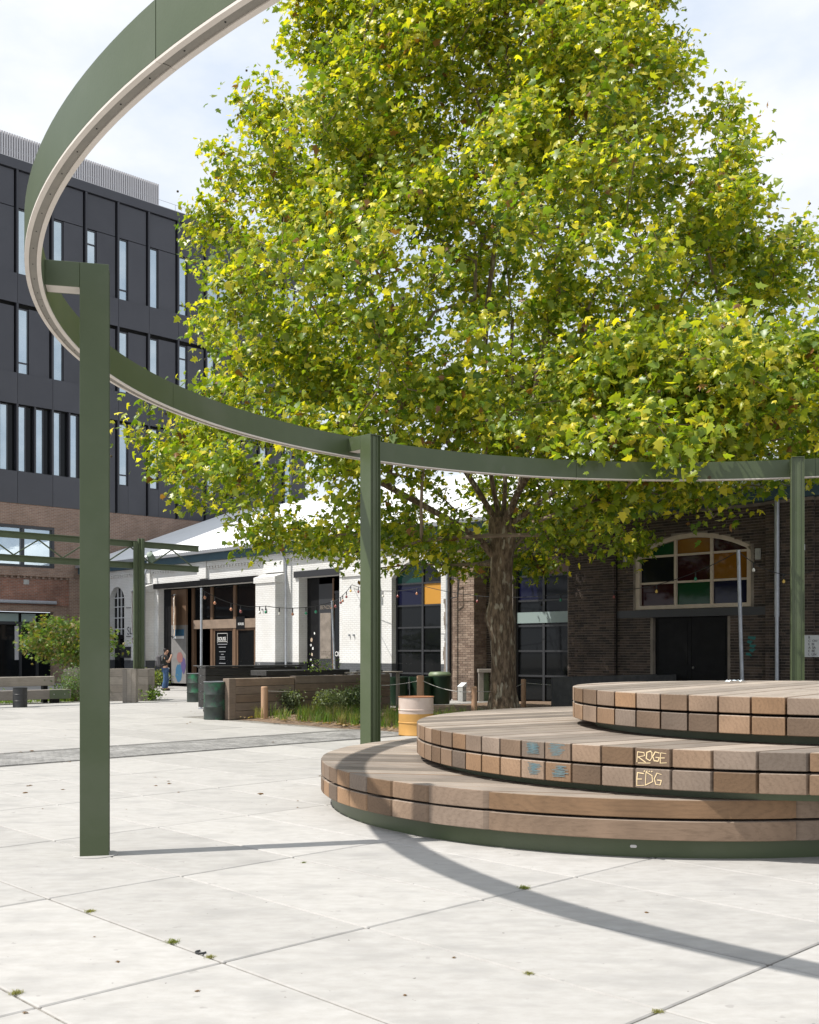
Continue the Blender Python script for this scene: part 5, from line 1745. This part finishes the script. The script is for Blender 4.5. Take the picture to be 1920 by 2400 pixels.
leader(5, [(.3, -1.0, 6.3), (.8, -2.6, 7.2), (1.4, -4.6, 8.0), (2.0, -6.8, 8.4), (3.0, -9.2, 8.2), (4.0, -11.4, 7.6)])
leader(4, [(.6, .2, 5.2), (1.6, .5, 5.9), (3.0, .9, 6.6), (4.8, 1.2, 7.3), (6.6, 1.2, 8.0)])
sk = [(p[0] * KT, p[1] * KT, p[2] * .87 if p[2] < 6 else 5.22 + (p[2] - 6) * KT) for p in sk]
order = np.argsort(np.linalg.norm(ends - np.array([0, 0, 5]), axis=1))
A, par, tips = grow(sk, pr, ends[order])
rad = radii(A, par, tips, r0=.0062, ex=2.3)
# hand-set girth of the bole
for i, v in zip(range(6), (.46, .36, .33, .33, .32, .34)): rad[i] = v
bole_r = lambda z: np.interp(z, [0, .25, .7, 1.5, 2.4, 2.75, 3.2, 4.2, 4.9, 5.5, 6.0], [.56, .47, .41, .375, .38, .40, .37, .345, .365, .41, .34]) * .80
# bole as one lofted mesh with knots and flutes
mb = MB(); mb.smooth = True
nz, ns = 56, 40
for i in range(nz + 1):
    z = 5.0 * i / nz
    cx = np.interp(z, [0, 1.7, 2.8, 3.8, 4.7, 5.2], [0, -.024, -.08, -.05, -.04, -.05])
    for k in range(ns):
        a = 2 * PI * k / ns
        r_ = float(bole_r(z * 1.15)) * (1 + .05 * math.sin(3 * a + z * .8) + .03 * math.sin(7 * a + 2 * z) + .02 * math.sin(13 * a + 5 * z))
        if z < .6: r_ *= 1 + (.6 - z) * .28 * max(0, math.sin(5 * a + 1))
        kn = math.exp(-((z - 2.5) / .26) ** 2) * max(0, math.cos(a - PI * 1.02)) ** 3 * .10
        kn += math.exp(-((z - 4.4) / .3) ** 2) * max(0, math.cos(a + .9)) ** 3 * .10
        mb.v.append((cx + (r_ + kn) * math.cos(a), (r_ + kn) * math.sin(a), z))
for i in range(nz):
    for k in range(ns):
        a = i * ns + k; b_ = i * ns + (k + 1) % ns
        mb.f.append((a, b_, b_ + ns, a + ns))
mb.build('trunk', 'bark', tree)
isb = lambda i: rad[i] > .05 and i > 5
link('limbs', branch_mesh('limbs', A, par, rad, 'bark', isb), tree)
link('twigs', branch_mesh('twigs', A, par, rad, 'twig', lambda i: rad[i] <= .05 and i > 5), tree, kind='stuff')
# leaves
tipP = A[tips]
per = 80
base = np.repeat(tipP, per, axis=0)
prev = A[[par[t] for t in tips]]
back = np.repeat(prev - tipP, per, axis=0)
off = rng.normal(size=base.shape) * np.array([.27, .27, .20])
lp = base + back * rng.random((len(base), 1)) * .9 + off
keep = rng.random(len(lp)) < .97
lp = lp[keep]
outw = lp - np.array([0, 0, 8.0]); outw[:, 2] *= .35; outw /= np.linalg.norm(outw, axis=1, keepdims=True) + 1e-6
nr = rng.normal(size=lp.shape) * .72 + outw * .3 + np.array(SUN) * .75 + np.array([0, -.1, .1])
sz = .08 + .16 * rng.random(len(lp)) ** 1.4
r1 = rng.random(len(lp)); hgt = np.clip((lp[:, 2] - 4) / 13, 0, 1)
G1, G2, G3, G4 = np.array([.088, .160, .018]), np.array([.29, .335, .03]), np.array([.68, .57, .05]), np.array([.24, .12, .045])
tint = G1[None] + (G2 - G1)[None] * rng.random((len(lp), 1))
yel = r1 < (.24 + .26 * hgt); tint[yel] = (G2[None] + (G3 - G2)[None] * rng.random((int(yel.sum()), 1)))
br_ = r1 > .985; tint[br_] = G4[None] * rng.uniform(.6, 1.2, (int(br_.sum()), 1))
tint *= rng.uniform(.8, 1.2, (len(lp), 1))
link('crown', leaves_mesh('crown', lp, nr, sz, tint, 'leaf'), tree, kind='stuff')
# seed balls hanging under twigs
mb = MB()
for q in tipP[rng.choice(len(tipP), 420)]:
    for k in range(2):
        c = q + rng.normal(size=3) * .35 - np.array([0, 0, .15])
        mb.tube([c + np.array([0, 0, .03]), c + np.array([0, 0, .018]), c, c - np.array([0, 0, .018]), c - np.array([0, 0, .03])], [.004, .026, .032, .026, .004], 6)
mb.build('seed_balls', 'seedball', tree, kind='stuff')

# ---------------------------------------------------------------- maple-like shrub at the left
def shrub(name, loc, R_, z0, z1, ntips, per, size, tints, label, shape='simple', stems=5, seed=3, cat_='shrub', group=None, spread=.2, flat=.5, sm='twig', thick=.006):
    r = np.random.default_rng(seed)
    t = thing(name, loc, 0, label, cat_, group)
    sk = [(0, 0, 0)]; pr = [-1]
    for k in range(stems):
        a = 2 * PI * k / stems + r.uniform(-.4, .4); last = 0
        for j in range(1, 4):
            f = j / 4
            sk.append((R_ * .55 * f * math.cos(a), R_ * .55 * f * math.sin(a), z0 * .8 + (z1 - z0) * .6 * f)); pr.append(last); last = len(sk) - 1
    ends = []
    while len(ends) < ntips:
        v = r.normal(size=3); v /= np.linalg.norm(v); v *= r.random() ** .4
        z = (z0 + z1) / 2 + v[2] * (z1 - z0) / 2
        ends.append((v[0] * R_, v[1] * R_, max(z, .05)))
    ends = np.array(ends)
    A, par, tips = grow(sk, pr, ends[np.argsort(np.linalg.norm(ends, axis=1))], step=.4, seed=seed)
    rad = radii(A, par, tips, r0=thick * .6, ex=2.3)
    link('stems', branch_mesh('stems', A, par, rad, sm, lambda i: True), t)
    tp = A[tips]
    lp = np.repeat(tp, per, axis=0) + r.normal(size=(ntips * per, 3)) * np.array([spread, spread, spread * flat])
    lp[:, 2] = np.maximum(lp[:, 2], .02)
    nr = r.normal(size=lp.shape) * .7 + np.array([0, 0, .8])
    tt = np.array(tints); tint = tt[r.integers(0, len(tt), len(lp))] * r.uniform(.75, 1.25, (len(lp), 1))
    link('foliage', leaves_mesh('foliage', lp, nr, r.uniform(size * .6, size * 1.25, len(lp)), tint, 'leaf2', shape, seed), t, kind='stuff')
    return t
shrub('maple_shrub', (-12.0, 37.6, 0), 1.72, 1.1, 2.9, 140, 28, .14, [(.10, .17, .03), (.17, .22, .04), (.07, .13, .025), (.20, .16, .05)],
      'airy green maple shrub standing before the old brick wall', 'star', 6, 5, spread=.22, flat=.35)
shrub('leafy_shrub', (-10.9, 35.0, 0), .75, .2, 1.1, 60, 30, .08, [(.09, .15, .06), (.13, .18, .08)], 'low grey-green bushy shrub beside the bench end', seed=8)
for (x, y, rr_, h_, tt, lb_, sd_) in ((-1.95, 26.9, .40, .60, [(.20, .24, .12), (.26, .30, .17)], 'pale grey-green feathery shrub in front of the sleeper wall joint', 11),
                                     (-3.05, 27.0, .3, .58, [(.15, .19, .11), (.19, .22, .13)], 'small feathery shrub by the thick front stake', 12),
                                     (-1.45, 27.3, .28, .58, [(.11, .16, .08), (.15, .19, .10)], 'dark green small feathery shrub in front of the longer sleeper wall', 13),
                                     (-1.15, 27.9, .32, .8, [(.10, .15, .07), (.15, .18, .10)], 'taller feathery shrub between sleeper wall and green tubs', 14)):
    shrub('feathery_shrub', (x, y, .07), rr_, .12, h_, 55, 26, .07, tt, lb_, 'simple', 6, sd_, 'shrub', 'feathery shrubs in the planted bed', spread=.08, flat=1.0, thick=.004)
shrub('leafy_shrub', (-8.72, 35.7, 0), .22, .06, .34, 22, 26, .11, [(.14, .22, .04), (.18, .26, .05)], 'low bright green plant at the corner of the wide timber planter', seed=21)
shrub('leafy_shrub', (-11.15, 47.2, 0), .4, .1, .75, 35, 26, .11, [(.13, .19, .05), (.20, .22, .06)], 'bright green plant against the shaded shopfront corner', seed=22)
shrub('sprig_plant', (-2.35, 28.35, 1.141), .22, .05, .26, 12, 10, .08, [(.14, .20, .06)], 'small leafy sprig growing on the slab table', seed=23)

# ---------------------------------------------------------------- grasses and ground cover
def blades(name, spots, per, hmin, hmax, wid, lean, tints, label, cat_, seed, parent=None):
    r = np.random.default_rng(seed)
    V = []; F = []; T = []
    for (x, y, z, s) in spots:
        base_t = np.array(tints[r.integers(0, len(tints))])
        for k in range(per):
            a = r.uniform(0, 2 * PI); h = r.uniform(hmin, hmax) * s; l = r.uniform(.15, lean) * h
            bx, by = x + r.normal() * .05 * s, y + r.normal() * .05 * s
            dx, dy = math.cos(a), math.sin(a); px, py = -dy * wid / 2, dx * wid / 2
            n = len(V)
            V += [(bx - px, by - py, z), (bx + px, by + py, z), (bx + px * .7 + dx * l * .35, by + py * .7 + dy * l * .35, z + h * .6), (bx - px * .7 + dx * l * .35, by - py * .7 + dy * l * .35, z + h * .6),
                  (bx + dx * l, by + dy * l, z + h * (1 - .25 * l / h))]
            F += [(n, n + 1, n + 2, n + 3), (n + 3, n + 2, n + 4)]
            c = base_t * r.uniform(.7, 1.3); T += [(*c, 1)] * 5
    me = bpy.data.meshes.new(name); me.from_pydata(V, [], F)
    at = me.attributes.new('tint', 'FLOAT_COLOR', 'POINT'); at.data.foreach_set('color', np.array(T, np.float32).reshape(-1))
    me.materials.append(M['leaf2'])
    return me
sp_ = []
for i in range(430):
    d2_, d1_ = 15.25 + 2.6 * random.random() ** 1.3 + (1.2 if random.random() < .2 else 0), random.uniform(10.5, 21.2)
    p = gd(d2_, d1_)
    if math.hypot(p.x - .13, p.y - 21.15) < .42: continue
    sp_.append((p.x, p.y, .05, random.uniform(.7, 1.25)))
link('bed_grass', blades('bed_grass', sp_, 24, .14, .38, .010, .8, [(.12, .21, .03), (.17, .26, .04), (.27, .27, .08), (.09, .15, .04), (.30, .25, .12)], '', '', 31), None,
     label='tufted green grasses growing in the planted bed', cat='grass', kind='stuff')
sp_ = []
for i in range(260):
    p = Vector((-16.6 + 6.2 * random.random(), 0, 0)); p.y = 31.6 + (p.x + 14.5) * .97 + random.uniform(.0, 1.6)
    sp_.append((p.x, p.y, .0, random.uniform(.5, 1.0)))
r = np.random.default_rng(44)
pos = np.array([(x + r.normal() * .12, y + r.normal() * .12, abs(r.normal()) * .12 + .03) for x, y, z, s in sp_ for k in range(24)])
link('ground_cover', leaves_mesh('ground_cover', pos, r.normal(size=pos.shape) * .5 + np.array([0, 0, 1]), r.uniform(.05, .12, len(pos)),
     np.array([(.17, .26, .04), (.13, .22, .04), (.22, .28, .06)])[r.integers(0, 3, len(pos))], 'leaf2', 'simple', 5), None,
     label='low bright green ground cover behind and under the timber bench', cat='ground cover', kind='stuff')
# joint weeds in the paving: a few countable tufts
tuft_me = [blades('weed', [(0, 0, 0, .55)], 130, .03, .085, .007, 2.2, [(.17, .19, .05), (.24, .23, .08)], '', '', 50 + k) for k in range(3)]
def G_(x, y):
    Y = 1.664 * 2508 / (y - 1525); return ((x - 960) / 2508 * Y, Y)
for k, (x, y, s, lb_) in enumerate(((212, 2137, 1.0, 'small grass tuft in a paving joint near the green post foot'), (404, 2209, 1.2, 'wide grass tuft in a paving joint between two others'),
                                  (493, 2244, .8, 'flat grass tuft beside the rubber ring on the paving'), (37, 2329, 1.0, 'grass tuft at the crossing of two paving joints'),
                                  (1228, 2082, 1.3, 'dark green weed in a paving joint within the ring shadow'), (1240, 2283, .8, 'sprouting weed alone in a long paving joint'),
                                  (1543, 2372, .8, 'dry weed where four pale paving slabs meet'), (712, 2022, .6, 'tiny weed in a joint beside the post shadow'))):
    px, py = G_(x, y)
    link('weed_tuft', tuft_me[k % 3], None, (px, py, 0), random.uniform(0, 6), lb_, 'weed', 'weeds in the paving joints').scale = (s * .5, s * .5, s * .42)
# rubber ring and dropped bits
mb = MB(); mb.tube([(.028 * math.cos(a * .32), .028 * math.sin(a * .32), .006) for a in range(14)], .006, 6)
px, py = G_(471, 2234); mb.build('rubber_ring', 'drumblack', loc=(px, py, 0), rot=1.9, label='small black rubber loop lying on a paving joint', cat='rubber loop')
dl = leaves_mesh('dead_leaf', np.array([(0, 0, .006)]), np.array([(.1, .1, 1.)]), np.array([.09]), np.array([(.16, .09, .04)]), 'leaf2', 'plane', 3)
dead = []
rr = random.Random(77)
for i in range(44):
    if i < 7: x, y = rr.uniform(0, 1900), rr.uniform(2020, 2390)
    else: x, y = rr.uniform(0, 830), rr.uniform(1640, 1900)
    px, py = G_(x, y)
    if math.hypot(px - 2.513, py - 11.97) < 3.6: continue
    dead.append((px, py))
for (px, py) in dead:
    o = link('fallen_leaf', dl, None, (px, py, rr.uniform(.001, .004)), rr.uniform(0, 6), 'small dry brown leaf lying on the pale paving', 'leaf', 'dry leaves on the paving')
    s = rr.uniform(.2, .42) if py < 12 else rr.uniform(.4, .9); o.scale = (s, s, s)
# leaf litter on soil
r = np.random.default_rng(61)
pos = np.array([tuple(gd(15.05 + 3.5 * r.random() ** 1.6, r.uniform(10.5, 21.4), .075)) for k in range(900)])
link('leaf_litter', leaves_mesh('leaf_litter', pos, r.normal(size=pos.shape) * .3 + np.array([0, 0, 1]), r.uniform(.04, .1, len(pos)), np.array([(.30, .20, .10), (.38, .28, .17), (.20, .12, .06)])[r.integers(0, 3, len(pos))], 'leaf2', 'plane', 6),
     None, label='dry brown leaf litter on the bed soil', cat='leaf litter', kind='stuff')

# ================================================================== PERSON
def skin_obj(name, pts, edges, m, parent, sub=2):
    me = bpy.data.meshes.new(name)
    names = list(pts)
    me.from_pydata([pts[k][:3] for k in names], [(names.index(a), names.index(c)) for a, c in edges], [])
    me.materials.append(M[m])
    o = link(name, me, parent)
    sk_ = o.modifiers.new('skin', 'SKIN'); sk_.use_smooth_shade = True
    sb = o.modifiers.new('sub', 'SUBSURF'); sb.levels = sub; sb.render_levels = sub
    for i, k in enumerate(names):
        r_ = pts[k][3]
        me.skin_vertices[0].data[i].radius = (r_, r_) if not hasattr(r_, '__len__') else r_
        me.skin_vertices[0].data[i].use_root = (i == 0)
    return o
pe = thing('person', (-10.13, 44.4, 0), R(8), 'person in black T-shirt and blue jeans with a grey backpack, hands raised to the face', 'person')
# local +x is the way the person faces
body = {'pel': (0, 0, .95, .135), 'waist': (.0, 0, 1.08, .125), 'chest': (-.02, 0, 1.30, .145), 'neckb': (-.015, 0, 1.45, .075), 'neck': (.02, 0, 1.52, .055), 'head': (.05, 0, 1.60, .085), 'head2': (.05, 0, 1.70, .085)}
eb = [('pel', 'waist'), ('waist', 'chest'), ('chest', 'neckb'), ('neckb', 'neck'), ('neck', 'head'), ('head', 'head2')]
for sg, n_ in ((1, 'l'), (-1, 'r')):
    body.update({'hip' + n_: (0, .09 * sg, .88, .095), 'knee' + n_: (.03 + .02 * sg, .09 * sg, .48, .062), 'ank' + n_: (-.03 + .05 * sg, .09 * sg, .09, .042), 'toe' + n_: (.13 + .05 * sg, .10 * sg, .04, .034),
                 'sh' + n_: (-.02, .17 * sg, 1.40, .066), 'el' + n_: (.13, .22 * sg, 1.17, .045), 'wr' + n_: (.23, .10 * sg, 1.40, .032), 'ha' + n_: (.245, .06 * sg, 1.47, .034)})
    eb += [('pel', 'hip' + n_), ('hip' + n_, 'knee' + n_), ('knee' + n_, 'ank' + n_), ('ank' + n_, 'toe' + n_), ('chest', 'sh' + n_), ('sh' + n_, 'el' + n_), ('el' + n_, 'wr' + n_), ('wr' + n_, 'ha' + n_)]
    for k, (dx, dz, ln) in enumerate(((.0, .02, .07), (.012, .018, .075), (.02, .008, .07), (.026, -.006, .055))):
        body['f%d%s' % (k, n_)] = (.25 + dx, (.05 - .035) * sg, 1.49 + dz, .009); eb.append(('ha' + n_, 'f%d%s' % (k, n_)))
    body['th' + n_] = (.215, .03 * sg, 1.50, .01); eb.append(('ha' + n_, 'th' + n_))
body['nose'] = (.142, 0, 1.635, .012); eb.append(('head', 'nose'))
bo = skin_obj('body', body, eb, 'skin', pe)
sh = {k: body[k] for k in ('waist', 'chest', 'neckb')}
sh = {'pel': (0, 0, .90, .158), 'waist': (0, 0, 1.08, .148), 'chest': (-.02, 0, 1.30, .168), 'neckb': (-.015, 0, 1.44, .09)}
es = [('pel', 'waist'), ('waist', 'chest'), ('chest', 'neckb')]
for sg, n_ in ((1, 'l'), (-1, 'r')):
    sh['sh' + n_] = (-.02, .17 * sg, 1.40, .085); sh['el' + n_] = (.085, .205 * sg, 1.24, .07); es += [('chest', 'sh' + n_), ('sh' + n_, 'el' + n_)]
skin_obj('shirt', sh, es, 'shirt', pe)
jn = {'pel': (0, 0, .97, .15)}; ej = []
for sg, n_ in ((1, 'l'), (-1, 'r')):
    jn['hip' + n_] = (0, .09 * sg, .86, .115); jn['knee' + n_] = (.03 + .02 * sg, .09 * sg, .48, .09); jn['cuff' + n_] = (-.03 + .05 * sg, .09 * sg, .09, .085)
    ej += [('pel', 'hip' + n_), ('hip' + n_, 'knee' + n_), ('knee' + n_, 'cuff' + n_)]
skin_obj('jeans', jn, ej, 'jeans', pe)
for sg in (1, -1):
    x = -.03 + .05 * sg
    skin_obj('shoe', {'heel': (x - .05, .09 * sg, .05, .05), 'mid': (x + .06, .095 * sg, .045, .05), 'toe': (x + .17, .10 * sg, .04, .042)}, [('heel', 'mid'), ('mid', 'toe')], 'shoe', pe, 1)
skin_obj('hair', {'top': (.035, 0, 1.735, .085), 'crown': (-.005, 0, 1.70, .095), 'nape': (-.03, 0, 1.61, .07)}, [('top', 'crown'), ('crown', 'nape')], 'hair', pe)
for sg in (1, -1):
    mb = MB(); mb.lathe([(.012, -.02), (.02, 0), (.012, .02)], 8, (.045, .092 * sg, 1.645)); mb.build('ear', 'skin', pe)
bg_ = link('backpack', None, pe, (0, 0, 0))
mb = MB(); mb.box(-.36, -.17, -.15, .15, 1.0, 1.46, bev=.05); mb.build('pack', 'bag', bg_)
mb = MB(); mb.box(-.41, -.362, -.11, .11, 1.02, 1.26, bev=.02); mb.build('pocket', 'bag', bg_)
for sg in (1, -1):
    mb = MB(); mb.tube([(-.2, .1 * sg, 1.44), (-.06, .11 * sg, 1.51), (.07, .11 * sg, 1.44), (.13, .1 * sg, 1.28), (.02, .14 * sg, 1.12), (-.18, .12 * sg, 1.06)], .018, 6); mb.build('strap', 'bag', bg_)
ph = thing('phone', tuple(Vector((-10.13, 44.4, 0)) + Matrix.Rotation(R(8), 3, 'Z') @ Vector((.275, -.0, 1.50))), R(8), 'small black phone held up by the person with the backpack', 'phone')
MB().box(-.006, .006, -.038, .038, -.07, .07, bev=.003).build('phone_body', 'phone', ph)

# depth check of the hierarchy: thing > part > sub-part
for o in bpy.data.objects:
    d = 0; q = o
    while q.parent: q = q.parent; d += 1
    if d > 2: print('TOO DEEP', o.name)
